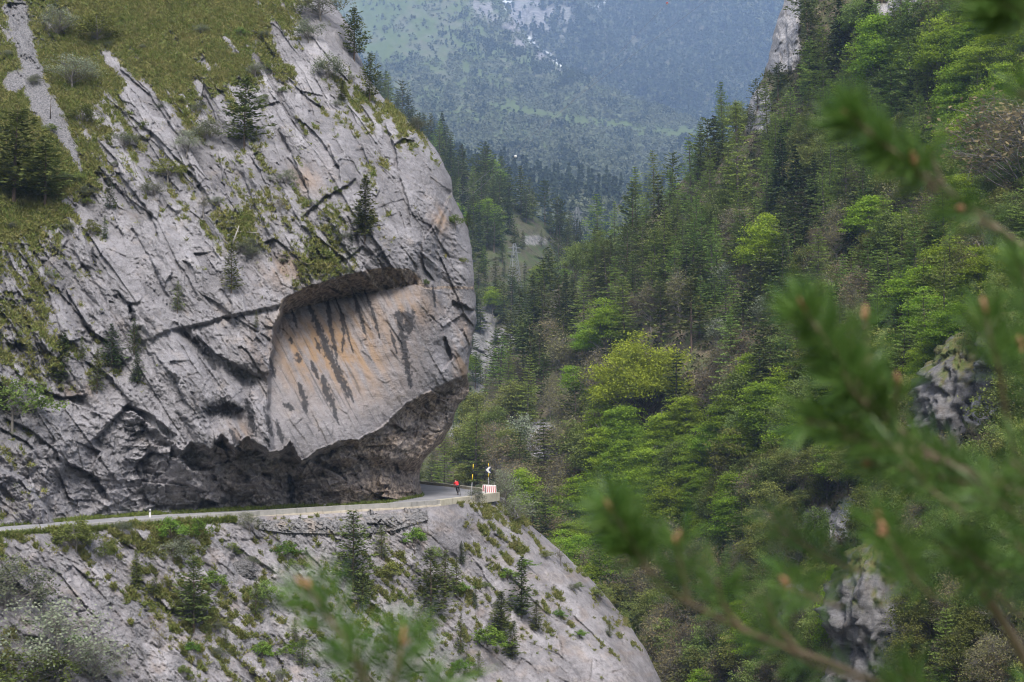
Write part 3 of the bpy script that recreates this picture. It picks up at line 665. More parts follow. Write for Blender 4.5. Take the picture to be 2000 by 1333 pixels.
def yh(px, py):
    y = YH(px, py)
    s = (px - xs3(py))
    q = np.clip(1 - s / 60, 0, 1); y = y + 16 * (1 - np.sqrt(np.maximum(1 - q * q, 0)))
    f, e = facets(px / 60 + py / 200, py / 80, 210, 1.2)
    rk = hill_rock(px, py)
    f2, e2 = facets(px / 22, py / 34, 211, 1.4); f3, e3 = facets(px / 9, py / 14, 212, 1.3)
    return y - 5 * fbm(px / 160, py / 160, 213, 4) - .0 * f - rk * (2.4 * f2 + .9 * f3) - 1.0 * fbm(px / 25, py / 25, 214, 3)
HR = [(1525, 60, 42, 95), (1480, 215, 26, 48), (1690, 1190, 60, 95), (1610, 1030, 50, 40), (1545, 1170, 34, 45), (1320, 1290, 60, 35), (1230, 1230, 34, 30), (1900, 760, 60, 70), (1720, 40, 60, 40), (1500, 1240, 40, 40), (1770, 20, 40, 40), (1660, 1000, 30, 30), (1060, 860, 35, 40), (1290, 1320, 60, 40)]
def hill_rock(px, py):
    r = np.zeros(np.shape(px))
    for x, y, a, b in HR: r = np.maximum(r, np.exp(-(((px - x) / a) ** 4 + ((py - y) / b) ** 4)))
    return r
def hill_mask(px, py):
    n = fbm(px / 26, py / 40, 215, 4); r = hill_rock(px, py)
    rock = sst(.35, .6, r * 1.0 + .45 * n - .05) + .55 * sst(.42, .6, n + .25 * fbm(px / 90, py / 90, 216, 2)) * sst(700, 1000, py)
    gr = .85 * sst(-.1, .4, fbm(px / 50, py / 50, 217, 4))
    z = np.zeros_like(n); return np.stack([np.clip(rock, 0, 1), gr * (1 - np.clip(rock, 0, 1)), z, z + 1], -1)
HILL = relief('forest_hillside', 420, 480, lambda s, py: xs3(py) + 4 * fbm(py / 25, py * 0, 218, 3) + (2110 - xs3(py)) * s ** 1.1, lambda px, t: -160 + 1610 * t + 0 * px, yh, M['soil'], 'steep forested right side of the gorge', 'hillside', hill_mask, wrap_left=14)
def surf_at(S, x, y):
    i = np.argmin((S['px'] - x) ** 2 + (S['py'] - y) ** 2); return S['W'].reshape(-1, 3)[i]

yt4 = line([(600, 90), (700, 165), (740, 200), (800, 248), (870, 305), (930, 345), (1000, 390), (1070, 440), (1120, 490), (1160, 540), (1250, 620)])
YM = tps([(600, 100, 660), (740, 200, 640), (870, 305, 610), (1000, 390, 600), (1070, 440, 600), (1160, 540, 620), (1250, 620, 600), (700, 500, 520), (900, 500, 500), (1000, 520, 510), (1080, 560, 520), (950, 640, 450), (1000, 740, 420), (900, 800, 390), (1000, 850, 360), (900, 1000, 330), (700, 900, 360), (1200, 900, 350), (1200, 750, 450)])
MR = [(965, 690, 70, 55), (940, 640, 30, 60), (1045, 470, 24, 10), (905, 870, 30, 50), (960, 740, 40, 30)]
def mid_mask(px, py):
    n = fbm(px / 18, py / 14, 225, 4); r = 0 * px
    for x, y, a, b in MR: r = np.maximum(r, np.exp(-(((px - x) / a) ** 4 + ((py - y) / b) ** 4)))
    rock = sst(.4, .7, r + .5 * n); z = 0 * n
    return np.stack([rock * .8, .3 * sst(-.1, .3, fbm(px / 30, py / 30, 226, 3)) * (1 - rock), z, z + 1], -1)
MID = relief('middle_slope', 200, 220, lambda s, py: 600 + 660 * s + 0 * py, lambda px, t: yt4(px) + (1010 - yt4(px)) * t ** 1.1,
             lambda px, py: YM(px, py) - 10 * fbm(px / 70, py / 70, 220, 4) - 3 * facets(px / 22, py / 18, 221)[0], M['mid'], 'forested slope behind the cliff', 'hillside', mid_mask, wrap_top=10)

yt5 = line([(700, 150), (860, 285), (900, 305), (1000, 335), (1100, 362), (1200, 378), (1290, 388), (1380, 400), (1500, 400)])
YV = tps([(700, 150, 1500), (900, 305, 1400), (1100, 362, 1300), (1290, 388, 1250), (1500, 400, 1250), (900, 600, 800), (1100, 600, 780), (1300, 600, 760), (1500, 600, 760), (1100, 460, 950), (1300, 470, 950)])
VAL = relief('valley_ridge', 120, 80, lambda s, py: 700 + 820 * s + 0 * py, lambda px, t: yt5(px) + (640 - yt5(px)) * t, lambda px, py: YV(px, py) - 20 * fbm(px / 60, py / 60, 230, 3), M['mid'], 'dark wooded ridge across the valley', 'hillside', wrap_top=8)

ytA = line([(500, -160), (900, -120), (960, -30), (1000, 35), (1040, 92), (1100, 130), (1160, 158), (1230, 190), (1330, 225), (1400, 250), (1500, 268), (1620, 278)])
YA = tps([(500, -160, 4100), (900, -120, 3700), (1000, 35, 3150), (1100, 130, 2900), (1230, 190, 2750), (1400, 250, 2650), (1620, 278, 2600), (700, 0, 3400), (700, 150, 2500), (850, 100, 2800), (850, 220, 2150), (1000, 200, 2450), (1000, 260, 2100), (1200, 262, 2350), (1150, 300, 1900), (1350, 300, 2100), (900, 320, 1750), (1300, 380, 1650), (1100, 400, 1550), (700, 430, 1450), (1600, 400, 1600), (1000, 440, 1450), (1620, 440, 1450)])
def far_mask(px, py):
    n = fbm(px / 30, py / 20, 235, 5)
    crest = np.exp(-((py - np.interp(px, [880, 960, 1000, 1040, 1100], [0, 30, 60, 100, 130]) + 5) / 40) ** 2) * sst(880, 930, px) * (1 - sst(1090, 1150, px))
    rock = sst(.42, .8, n * .7 + .7 * crest + .25 * np.exp(-(((px - 860) / 70) ** 2 + ((py - 100) / 60) ** 2)))
    z = 0 * n
    d, t = seg_d(px, py, [(1037, 78), (1048, 92), (1062, 98), (1078, 108), (1090, 122), (1102, 134)])
    snow = sst(1.1, .7, d / np.interp(t, [0, .35, .7, 1], [1.5, 6, 5, 2]) + .7 * fbm(px / 5, py / 5, 236, 2))
    snow = np.maximum(snow, sst(1, .6, np.hypot((px - 988) / 12, (py - 3) / 4) + .5 * n)); snow = np.maximum(snow, sst(1, .6, np.hypot((px - 985) / 4, (py - 16) / 4)))
    md = sst(-.05, .3, fbm(px / 60, py / 35, 237, 4) + .25 * np.exp(-(((px - 760) / 90) ** 2 + ((py - 70) / 70) ** 2)) + .9 * np.exp(-((py - np.interp(px, [940, 1000, 1100, 1200, 1300, 1420], [200, 214, 232, 246, 258, 268])) / 9.) ** 2) * sst(930, 990, px))
    return np.stack([rock, md * (1 - rock), snow, z + 1], -1)
FARA = relief('far_meadow_slope', 300, 220, lambda s, py: 500 + 1120 * s + 0 * py, lambda px, t: ytA(px) + (460 - ytA(px)) * t,
              lambda px, py: YA(px, py) - 85 * fbm(px / 110, py / 60, 240, 5) - 60 * ridged(px / 150 + py / 260, py / 190, 242, 3) - 12 * facets(px / 30, py / 24, 241)[0], M['far'], 'hazy far slope of meadows and scrub', 'mountain', far_mask, wrap_top=8)
YB = tps([(800, -200, 5200), (1200, -200, 4900), (1700, -200, 4500), (900, 0, 4300), (1000, 60, 3700), (1100, 100, 3500), (1300, 0, 4100), (1500, 0, 4000), (1200, 150, 3350), (1350, 200, 3200), (1500, 250, 3150), (1500, 120, 3600), (1700, 300, 3000), (800, 330, 3100), (1200, 330, 2950), (1700, 100, 3600)])
def farb_mask(px, py):
    n = fbm(px / 26, py / 22, 245, 5); z = 0 * n
    crag = np.exp(-(((px - 1020) / 130) ** 2 + ((py - 30) / 60) ** 2)) * .8
    rock = sst(.45, .85, .8 * n + crag + .15 * sst(150, 0, py))
    d, t = seg_d(px, py, [(1160, 18), (1185, 2), (1195, -10)])
    sn = sst(1.1, .6, d / 2.6 + .6 * vn(px / 5, py / 5, 246)); d2, t2 = seg_d(px, py, [(1030, 72), (1045, 95), (1066, 104), (1085, 118)])
    sn = np.maximum(sn, sst(1.1, .6, np.hypot((px - 990) / 13, (py - 4) / 4) + .4 * n)); sn = np.maximum(sn, sst(1.1, .6, d2 / 5 + .8 * vn(px / 4, py / 4, 247)))
    return np.stack([rock, .2 * sst(0, .4, n), sn, z + 1], -1)
FARB = relief('far_mountain', 260, 200, lambda s, py: 780 + 920 * s + 0 * py, lambda px, t: -220 + 560 * t + 0 * px,
              lambda px, py: YB(px, py) - 150 * fbm(px / 150, py / 120, 250, 5) - 150 * ridged((px - .5 * py) / 140, py / 330, 252, 3) - 30 * facets(px / 28, py / 40, 251)[0], M['farB'], 'blue forested mountain face closing the valley', 'mountain', farb_mask, wrap_top=4)

# gorge floor to the horizon; unseen camera hillside, raised behind to block low sky
me = mesh_np('valley_ground', np.array([(-3000, -200, -95), (3000, -200, -95), (3000, 6500, -95), (-3000, 6500, -95)], float), np.array([[0, 1, 2, 3]]), attrs={'mask': np.zeros((4, 4))})
tag(link('valley_ground', me, M['soil']), 'gorge floor', 'ground', kind='structure')
u_ = np.linspace(-1, 1, 130); xs_ = np.sign(u_) * (np.abs(u_) * 40 + np.abs(u_) ** 4 * 460); w_ = np.linspace(-1, 1, 150); ys_ = np.where(w_ < 0, w_ * 30 - np.abs(w_) ** 4 * 430, w_ * 62)
gx, gy = np.meshgrid(xs_, ys_)
gz = -1.75 - np.maximum(gy - 2.6, 0) * .95 + np.maximum(-gy - 1, 0) * .42 + .25 * fbm(gx / 4, gy / 4, 260, 3) * np.minimum(1, .3 + np.hypot(gx, gy) / 10) + 6 * fbm(gx / 60, gy / 60, 261, 3) * sst(20, 80, np.hypot(gx, gy)) - .02 * np.abs(gx) * (gy > -40)  # rise behind the camera is unseen, added to cut low sky light
me = mesh_np('near_hillside', np.stack([gx, gy, gz], -1).reshape(-1, 3), grid_quads(*gx.shape)[:, ::-1], attrs={'mask': np.tile([0, .7, 0, 1.], (gx.size, 1))})
tag(link('near_hillside', me, M['soil']), 'unseen grassy bank the camera stands on, raised behind to block low sky light', 'hillside', kind='structure')

# ================================================================== ROAD, PARAPETS, ROADSIDE
outer = G([-80, 0, 150, 300, 450, 600, 700, 800, 860, 920, 975], [1041.5, 1037, 1025, 1013.5, 1002.5, 992, 986.5, 981.5, 977, 970.5, 962], ZR + .3)
farp = G([958, 940, 900, 860, 819, 790], [957.5, 953, 948, 943.5, 939.6, 937.5], ZR + .3)
far_ext = [farp[-1] + Vector((-8, 9, 0)), farp[-1] + Vector((-22, 16, 0))]
farl = [Vector(p) for p in farp] + [Vector(p) for p in far_ext]
outl = [Vector(p) for p in outer]
bm = bmesh.new()
ring = [(p.x, p.y) for p in outl] + [(p.x, p.y) for p in farl] + [(-45, 178), (-45, 150), (-26, 150), (-22, 137), (-30, 128), (-45, 116)]
f = bm.faces.new([bm.verts.new((x, y, ZR)) for x, y in ring]); bmesh.ops.triangulate(bm, faces=[f])
me = bpy.data.meshes.new('road'); bm.to_mesh(me); bm.free()
if me.polygons[0].normal.z < 0: me.flip_normals()
tr = NT('worn_asphalt'); o_ = tr.mapped()
c_ = tr.mix(tr.ramp(tr.noise(o_, .35, 5, .6), .35, .65), (.185, .18, .19), (.255, .25, .26)); c_ = tr.mix(tr.math('MULTIPLY', tr.ramp(tr.noise(o_, 1.3, 4, .6), .58, .7), .5), c_, (.14, .138, .14))
c_ = tr.mix(tr.math('MULTIPLY', tr.noise(o_, 30, 3, .7), .3), c_, (.34, .335, .34))
tag(link('road', me, tr.out(c_, .9, tr.bump(tr.noise(o_, 25, 3, .7), .3, .02))), 'narrow asphalt road bending round the cliff', 'road', kind='structure')

def offset_line(pts, d):
    out = []
    for i, p in enumerate(pts):
        t = (pts[min(i + 1, len(pts) - 1)] - pts[max(i - 1, 0)]); t.z = 0; t.normalize()
        out.append(p + Vector((t.y, -t.x, 0)) * d)
    return out

def densify(pts, step):
    o = [pts[0]]
    for a, b in zip(pts, pts[1:]):
        n = max(1, int((b - a).length / step))
        for i in range(1, n + 1): o.append(a.lerp(b, i / n))
    return o

def sweep(name, pts, prof, mat, parent=None, step=.6, seed=0, rough=.012):
    """profile (outward, up) along a line; small irregularities in the cast surface"""
    pts = densify(pts, step); n = len(prof); v = []; fs = []
    L = [offset_line(pts, d) for d, _ in prof]
    for i in range(len(pts)):
        for j in range(n):
            w = rough * float(vn(np.array(i * .7 + j * 3.1), np.array(j * 1.7), 300 + seed))
            q = L[j][i]; v.append((q.x + w, q.y + w, q.z + prof[j][1] + w))
    for i in range(len(pts) - 1):
        for j in range(n): fs.append((i * n + j, (i + 1) * n + j, (i + 1) * n + (j + 1) % n, i * n + (j + 1) % n))
    fs.append(tuple(range(n))); fs.append(tuple((len(pts) - 1) * n + j for j in range(n))[::-1])
    me = bpy.data.meshes.new(name); me.from_pydata(v, [], fs); me.validate(); me.update()
    bm = bmesh.new(); bm.from_mesh(me); bmesh.ops.recalc_face_normals(bm, faces=bm.faces); bm.to_mesh(me); bm.free()
    return link(name, me, mat, parent)

def conc_mat(name, a, b, stain):
    t = NT(name); o = t.mapped(); st = t.mapped(scale=(1, 1, .18))
    c = t.mix(t.ramp(t.noise(o, 1.1, 5, .6), .3, .7), a, b)
    c = t.mix(t.math('MULTIPLY', t.ramp(t.noise(st, 2.2, 5, .65), .52, .68), .65), c, stain)
    return t.out(c, .92, t.bump(t.noise(o, 9, 4, .65), .4, .03))
M['concrete'] = conc_mat('weathered_concrete', (.24, .23, .215), (.33, .315, .29), (.15, .145, .13))
M['cream'] = conc_mat('cream_concrete', (.42, .36, .29), (.52, .46, .37), (.26, .22, .17))
M['beige'] = conc_mat('beige_concrete', (.33, .30, .235), (.43, .395, .315), (.22, .20, .16))
nearA = densify(outl[:9], 1.0); nearB = densify(outl[8:], .8)
wA = sweep('parapet_wall', outl[:9], [(0, 0), (0, -.42), (-.42, -.42), (-.42, 0)], M['concrete'], seed=1)
tag(wA, 'long low grey concrete parapet along the valley edge of the road', 'parapet')
led = sweep('footing_ledge', outl[4:9], [(.10, -.423), (.10, -.80), (-.3, -.80), (-.3, -.423)], M['cream'], wA, seed=2, rough=.05)
wB = sweep('parapet_wall', outl[8:], [(.06, .02), (.06, -.84), (-.62, -.84), (-.62, .02)], M['beige'], seed=3, rough=.02)
tag(wB, 'thick beige concrete parapet block at the outer corner of the bend', 'parapet')
wC = sweep('parapet_wall', farl, [(0, 0), (0, -.9), (-.4, -.9), (-.4, 0)], M['beige'], seed=4)
tag(wC, 'far low parapet running behind the cyclist round the bend', 'parapet')

# dry stone retaining wall under the footing
nxs, nys = 300, 34
s = np.linspace(0, 1, nxs)[None, :]; t = np.linspace(0, 1, nys)[:, None]
px = 505 + 330 * s + 0 * t
bot = np.interp(px, [505, 560, 640, 700, 770, 835], [1036, 1044, 1046, 1048, 1040, 1018])
topl = np.interp(px, [500, 600, 700, 800, 860], [1020, 1012.5, 1006.5, 1001, 996])
py = topl + (bot - topl) * t
oy = np.interp(px, [450, 600, 700, 800, 860], [outl[4].y, outl[5].y, outl[6].y, outl[7].y, outl[8].y])
f1, e1 = facets(px / 9 + .2 * vn(px / 8, py / 8, 310), py / 5.5, 311, .5)
tt_ = np.clip((py - ytop2(px) + 3) / (1450 - ytop2(px) + 3), 0, 1); ri = np.clip((tt_ * (NY2 - 1)).round().astype(int), 0, NY2 - 1); ci = np.clip(((px + 90) / (xs2(py) + 90) * (NX2 - 1)).round().astype(int), 0, NX2 - 1)
yw = np.minimum(oy - .05 - .25 * t, LS['Y'][ri, ci] - .30) - .10 * f1 - .07 * sst(.03, .25, e1) + .25 * fbm(px / 40, py / 20, 312, 3)
yw = np.where(t > .93, yw + 1.2, yw)
me = mesh_np('retaining_wall', P(px, py, yw).reshape(-1, 3), grid_quads(nys, nxs))
t = NT('dry_stone'); o_ = t.mapped(); c_ = t.mix(t.ramp(t.noise(o_, 3.5, 5, .7), .32, .68), (.085, .083, .087), (.215, .205, .205)); c_ = t.mix(t.math('MULTIPLY', t.ramp(t.noise(o_, .6, 3, .6), .5, .65), .5), c_, (.27, .22, .18))
rw = link('retaining_wall', me, t.out(c_, .95, t.bump(t.noise(o_, 12, 4, .7), .5, .05)))
m = rw.modifiers.new('thickness', 'SOLIDIFY'); m.thickness = .5; m.offset = -1
tag(rw, 'dark dry stone retaining wall under the cream footing of the road', 'wall')

M['yellow'] = plain('yellow_paint', (.72, .50, .02), .5, .12); M['black'] = plain('black_paint', (.018, .018, .02), .5, .2)
M['white'] = plain('white_paint', (.55, .54, .53), .6, .1, 4); M['red'] = plain('red_paint', (.30, .05, .055), .6, .2, 4)
M['steel'] = plain('galvanised_steel', (.30, .30, .31), .5, .2, 5, .3)
def pole(name, base, h, lean, label, bands, r=.035):
    root = empty(name, base); root.rotation_euler = (lean[0], lean[1], 0)
    tag(root, label, 'pole')
    MB().tube([(0, 0, 0), (0, 0, bands[0][0])], r, 10).build('shaft', M['steel'], root, True)
    for a, b, mt in bands: MB().tube([(0, 0, a), (0, 0, b)], r * 1.08, 10).build('band', M[mt], root, True)
    MB().box((0, 0, .05), (.16, .16, .18)).build('foot', M['steel'], root, bevel=.02)
    return root
pb = V(920, 973, float(outl[9].y) - .12)
pole('snow_pole', pb, 3.35, (0, math.radians(3.8), 0), 'leaning yellow and black snow pole fixed to the parapet', [(1.65, 2.12, 'yellow'), (2.12, 2.85, 'black')][:0] + [(1.52, 1.72, 'black'), (1.72, 2.32, 'yellow'), (2.32, 2.82, 'black'), (2.82, 3.32, 'yellow')])
# chevron sign on its own pole
sb = V(954, 953, 149.5)
root = empty('chevron_sign', sb); tag(root, 'square black bend sign with white chevron pointing left on a yellow pole', 'road sign')
ph = 2.75
MB().tube([(0, 0, -.6), (0, 0, 1.1)], .03, 10).build('shaft', M['steel'], root, True)
MB().tube([(0, 0, 1.1), (0, 0, 1.55)], .034, 10).build('band', M['yellow'], root, True)
MB().tube([(0, 0, 1.55), (0, 0, 2.15)], .033, 10).build('band', M['black'], root, True)
MB().tube([(0, 0, 2.15), (0, 0, 2.55)], .034, 10).build('band', M['yellow'], root, True)
pan = MB().box((0, -.055, 1.86), (.62, .03, .68)).build('sign_panel', plain('sign_black', (.022, .026, .045), .5, .2), root, bevel=.01)
v = [(-.29, -.074, 1.86), (.04, -.074, 2.19), (.26, -.074, 2.19), (0, -.074, 1.86), (.26, -.074, 1.53), (.04, -.074, 1.53)]
v2 = [(x, y - .004, z) for x, y, z in v]
c = MB(); c.add(v2, [(0, 3, 2, 1), (0, 5, 4, 3)]); c.build('chevron', M['white'], pan)
pole('marker_pole', V(964.5, 962, 150.2), 1.35, (0, math.radians(6), 0), 'thin grey leaning pole behind the barriers', [(1.2, 1.32, 'steel')], .022)
def barrier(loc, rz, label, L=1.08):
    root = empty('barrier', loc, rz); tag(root, label, 'barrier', 'striped concrete barriers at the bend')
    prof = [(-.30, 0), (-.30, .16), (-.10, .92), (.10, .92), (.30, .16), (.30, 0)]
    b = MB(); v = [(x, y, z) for x in (-L / 2, L / 2) for y, z in prof]; n = 6
    b.add(v, [(j, j + n, (j + 1) % n + n, (j + 1) % n) for j in range(n)] + [tuple(range(n)), tuple(range(n, 2 * n))[::-1]])
    body = b.build('body', M['white'], root, bevel=.03)
    bm = bmesh.new(); bm.from_mesh(body.data); bmesh.ops.recalc_face_normals(bm, faces=bm.faces); bm.to_mesh(body.data); bm.free()
    for sgn in (-1, 1):
        for i in range(5):
            x = -L / 2 + .12 + i * (L - .24) / 4
            def q(xx, k): return (xx, sgn * (.30 - .20 * k + .008), .16 + .76 * k)
            a = [q(x - .055, .1), q(x + .055, .1), q(x + .055, .92), q(x - .055, .92)]
            MB().add(a, [(0, 1, 2, 3) if sgn < 0 else (3, 2, 1, 0)]).build('red_stripe', M['red'], root)
    return root
p1 = V(958.5, 969, 146.2); p1.z = ZR + .1; p2 = V(952.5, 962, 149.2); p2.z = ZR
barrier(p1, math.radians(14), 'front red and white striped barrier standing at the parapet corner')
barrier(p2, math.radians(-16), 'rear red and white striped barrier half hidden behind another')
dl = V(293, 1004, 118.2); dl.z = ZR
root = empty('delineator_post', dl); tag(root, 'small white delineator post on the grass verge under the cliff', 'post')
MB().box((0, 0, .34), (.16, .10, .68), taper=.85).build('post_body', M['white'], root, bevel=.02)
MB().box((0, -.052, .52), (.11, .02, .12)).build('reflector_band', M['black'], root)

# ------------------------------------------------------------------ cyclist seen from behind, leaning into the bend
def skinned(name, joints, edges, mat, parent, sub=2):
    me = bpy.data.meshes.new(name); me.from_pydata([j[0] for j in joints], edges, []); me.update()
    o = link(name, me, mat, parent)
    sk = o.modifiers.new('skin', 'SKIN'); o.modifiers.new('sub', 'SUBSURF').levels = sub; o.modifiers['sub'].render_levels = sub
    for i, j in enumerate(joints):
        r = j[1]; d = me.skin_vertices[0].data[i]; d.radius = r if hasattr(r, '__len__') else (r, r)
    me.skin_vertices[0].data[0].use_root = True
    return o
cy = V(897, 966, 146.5); cy.z = ZR
LEAN = math.radians(-13); HEAD = math.radians(14)
rot = Matrix.Rotation(HEAD, 4, 'Z') @ Matrix.Rotation(LEAN, 4, 'Y')
bike = empty('bicycle', cy); bike.rotation_euler = rot.to_euler()
tag(bike, 'dark racing bicycle leaning into the bend under the rider in red', 'bicycle')
M['skin'] = plain('skin', (.42, .25, .18), .6, .1); M['jersey'] = plain('red_jersey', (.62, .022, .030), .7, .12, 5); M['tights'] = plain('black_tights', (.012, .012, .015), .7, .2)
M['helmet'] = plain('dark_helmet', (.05, .012, .014), .35, .1); M['rubber'] = plain('rubber', (.015, .015, .016), .8, .2); M['frame'] = plain('frame_paint', (.05, .05, .06), .35, .2)
def wheel(yc):
    w = empty('wheel', (0, yc, .34)); w.parent = bike
    n = 28; ty = [(0, math.cos(2 * PI * i / n) * .33, math.sin(2 * PI * i / n) * .33) for i in range(n + 1)]
    MB().tube(ty, .014, 6, False).build('tyre', M['rubber'], w, True)
    MB().tube([(0, y * .94, z * .94) for _, y, z in ty], .010, 6, False).build('rim', M['steel'], w, True)
    sp = MB()
    for i in range(14):
        a = 2 * PI * i / 14; sp.tube([(0, 0, 0), (0, math.cos(a) * .31, math.sin(a) * .31)], .0025, 4)
    sp.tube([(-.04, 0, 0), (.04, 0, 0)], .02, 8); sp.build('hub_and_spokes', M['steel'], w)
wheel(-.50); wheel(.50)
fr = MB()
bb, seat, head, rear, front = (0, -.08, .28), (0, -.24, .80), (0, .36, .84), (0, -.50, .34), (0, .50, .34)
for a, b, r in [(bb, seat, .018), (bb, (0, .39, .74), .022), ((0, -.215, .74), head, .018), (rear, bb, .011), (rear, (0, -.2, .70), .010), (front, head, .014)]: fr.tube([a, b], r, 8)
fr.build('frame', M['frame'], bike, True)
MB().tube([(0, -.24, .80), (0, -.27, .95)], .014, 8).build('seat_post', M['steel'], bike, True)
MB().box((0, -.27, .965), (.14, .26, .04)).build('saddle', M['black'], bike, bevel=.018)
MB().tube([(-.21, .56, .80), (-.21, .60, .90), (-.21, .52, .95), (-.2, .42, .95), (0, .40, .95), (.2, .42, .95), (.21, .52, .95), (.21, .60, .90), (.21, .56, .80)], .014, 8).build('handlebar', M['black'], bike, True)
ck = MB().tube([(-.10, -.08, .28), (-.10, -.02, .12)], .012, 6).tube([(.10, -.08, .28), (.10, -.14, .44)], .012, 6).tube([(-.1, -.08, .28), (.1, -.08, .28)], .015, 8)
ck.tube([(.05, -.08 + .09 * math.cos(k * PI / 6), .28 + .09 * math.sin(k * PI / 6)) for k in range(13)], .006, 4, False); ck.build('crankset', M['steel'], bike, True)
for sx, z, y in ((-1, .12, -.02), (1, .44, -.14)): MB().box((sx * .13, y, z), (.07, .09, .02)).build('pedal', M['black'], bike)
rider = empty('person', cy); rider.rotation_euler = rot.to_euler()
tag(rider, 'cyclist in a red jersey and black tights riding away round the bend', 'person')
J = [((0, -.25, 1.02), (.15, .12)), ((0, -.12, 1.16), (.14, .11)), ((0, .06, 1.30), (.16, .12)), ((0, .18, 1.37), (.12, .09)), ((0, .27, 1.43), .055), ((0, .33, 1.50), (.075, .085)), ((0, .36, 1.57), (.08, .09)),
     ((-.19, .16, 1.35), .065), ((-.235, .27, 1.16), .045), ((-.22, .44, 1.00), .035), ((-.21, .52, .97), .033),
     ((.19, .16, 1.35), .065), ((.235, .27, 1.16), .045), ((.22, .44, 1.00), .035), ((.21, .52, .97), .033),
     ((-.10, -.22, .97), .10), ((-.12, .12, .66), .068), ((-.12, -.02, .38), .055), ((-.13, -.06, .20), .036), ((-.13, .06, .14), .035),
     ((.10, -.22, .97), .10), ((.13, .16, .86), .068), ((.12, -.08, .66), .055), ((.13, -.19, .51), .036), ((.13, -.07, .46), .035)]
E = [(0, 1), (1, 2), (2, 3), (3, 4), (4, 5), (5, 6), (3, 7), (7, 8), (8, 9), (9, 10), (3, 11), (11, 12), (12, 13), (13, 14), (0, 15), (15, 16), (16, 17), (17, 18), (18, 19), (0, 20), (20, 21), (21, 22), (22, 23), (23, 24)]
skinned('body', J, E, M['skin'], rider)
k = 1.22
def grow(idx, k): return [(J[i][0], tuple(np.array(J[i][1]) * k) if hasattr(J[i][1], '__len__') else J[i][1] * k) for i in idx]
js = grow([0, 1, 2, 3, 7, 8, 9, 11, 12, 13], 1.16); js[3] = (js[3][0], (.13, .10))
skinned('red_jersey', js, [(0, 1), (1, 2), (2, 3), (3, 4), (4, 5), (5, 6), (3, 7), (7, 8), (8, 9)], M['jersey'], rider)
ts = grow([0, 15, 16, 17, 18, 20, 21, 22, 23], 1.15)
skinned('black_tights', ts, [(0, 1), (1, 2), (2, 3), (3, 4), (0, 5), (5, 6), (6, 7), (7, 8)], M['tights'], rider)
for sx, y, z in ((-1, -.01, .15), (1, -.13, .47)): MB().box((sx * .13, y + .03, z), (.085, .25, .08), taper=.8).build('shoe', M['black'], rider, bevel=.03)
for sx in (-1, 1):
    hb = MB(); hb.box((sx * .212, .545, .965), (.075, .085, .045))
    for i in range(4): hb.tube([(sx * (.182 + i * .02), .575, .975), (sx * (.182 + i * .02), .605, .962 - .004 * i), (sx * (.182 + i * .02), .60, .93)], [.010, .009, .008], 6)
    hb.tube([(sx * .178, .53, .968), (sx * .168, .555, .945), (sx * .176, .575, .93)], [.012, .010, .008], 6)
    hb.build('hand', M['skin'], rider, True)
hm = MB().ball((0, 0, 0), 1, 14, 8); ho = hm.build('helmet', M['helmet'], rider, True); ho.scale = (.10, .135, .085); ho.location = (0, .365, 1.60); ho.rotation_euler = (math.radians(-20), 0, 0)
fc = MB()
for sx in (-1, 1):
    MB().ball((sx * .032, .452, 1.555), .013, 8, 6).build('eye', M['white'], rider, True); MB().ball((sx * .083, .36, 1.53), .022, 6, 5).build('ear', M['skin'], rider, True)
fc.tube([(0, .435, 1.56), (0, .468, 1.52), (0, .45, 1.51)], [.010, .016, .012], 6).build('nose', M['skin'], rider, True)
MB().tube([(-.025, .437, 1.475), (.025, .437, 1.475)], .008, 6).build('mouth', M['red'], rider, True)

# ================================================================== PLANTS
def diamonds(c, a, b):
    """leaf-like four-cornered faces: centre, half long axis, half short axis"""
    v = np.stack([c - a, c - .15 * a + b, c + a, c - .15 * a - b], 1).reshape(-1, 3)
    q = np.arange(len(v)).reshape(-1, 4); return v, q
def unit(v): return v / (np.linalg.norm(v, axis=-1, keepdims=True) + 1e-9)
def rsph(r, n): return unit(r.normal(size=(n, 3)))

def tubes(paths, n=4):
    vs, qs = [], []; b = 0
    for pts, rad in paths:
        pts = np.asarray(pts, float); m = len(pts)
        tg = unit(np.gradient(pts, axis=0)); ref = np.array([.31, .17, .93]); a = np.cross(tg, ref); a = unit(a + 1e-6); bb = np.cross(tg, a)
        w = 2 * PI * np.arange(n) / n
        ring = pts[:, None] + (a[:, None] * np.cos(w)[None, :, None] + bb[:, None] * np.sin(w)[None, :, None]) * np.asarray(rad)[:, None, None]
        vs.append(ring.reshape(-1, 3))
        i = np.arange(m - 1)[:, None] * n; k = np.arange(n)[None, :]; k2 = (k + 1) % n
        qs.append((np.stack([i + k, i + k2, i + n + k2, i + n + k], -1) + b).reshape(-1, 4)); b += m * n
    return np.concatenate(vs), np.concatenate(qs)

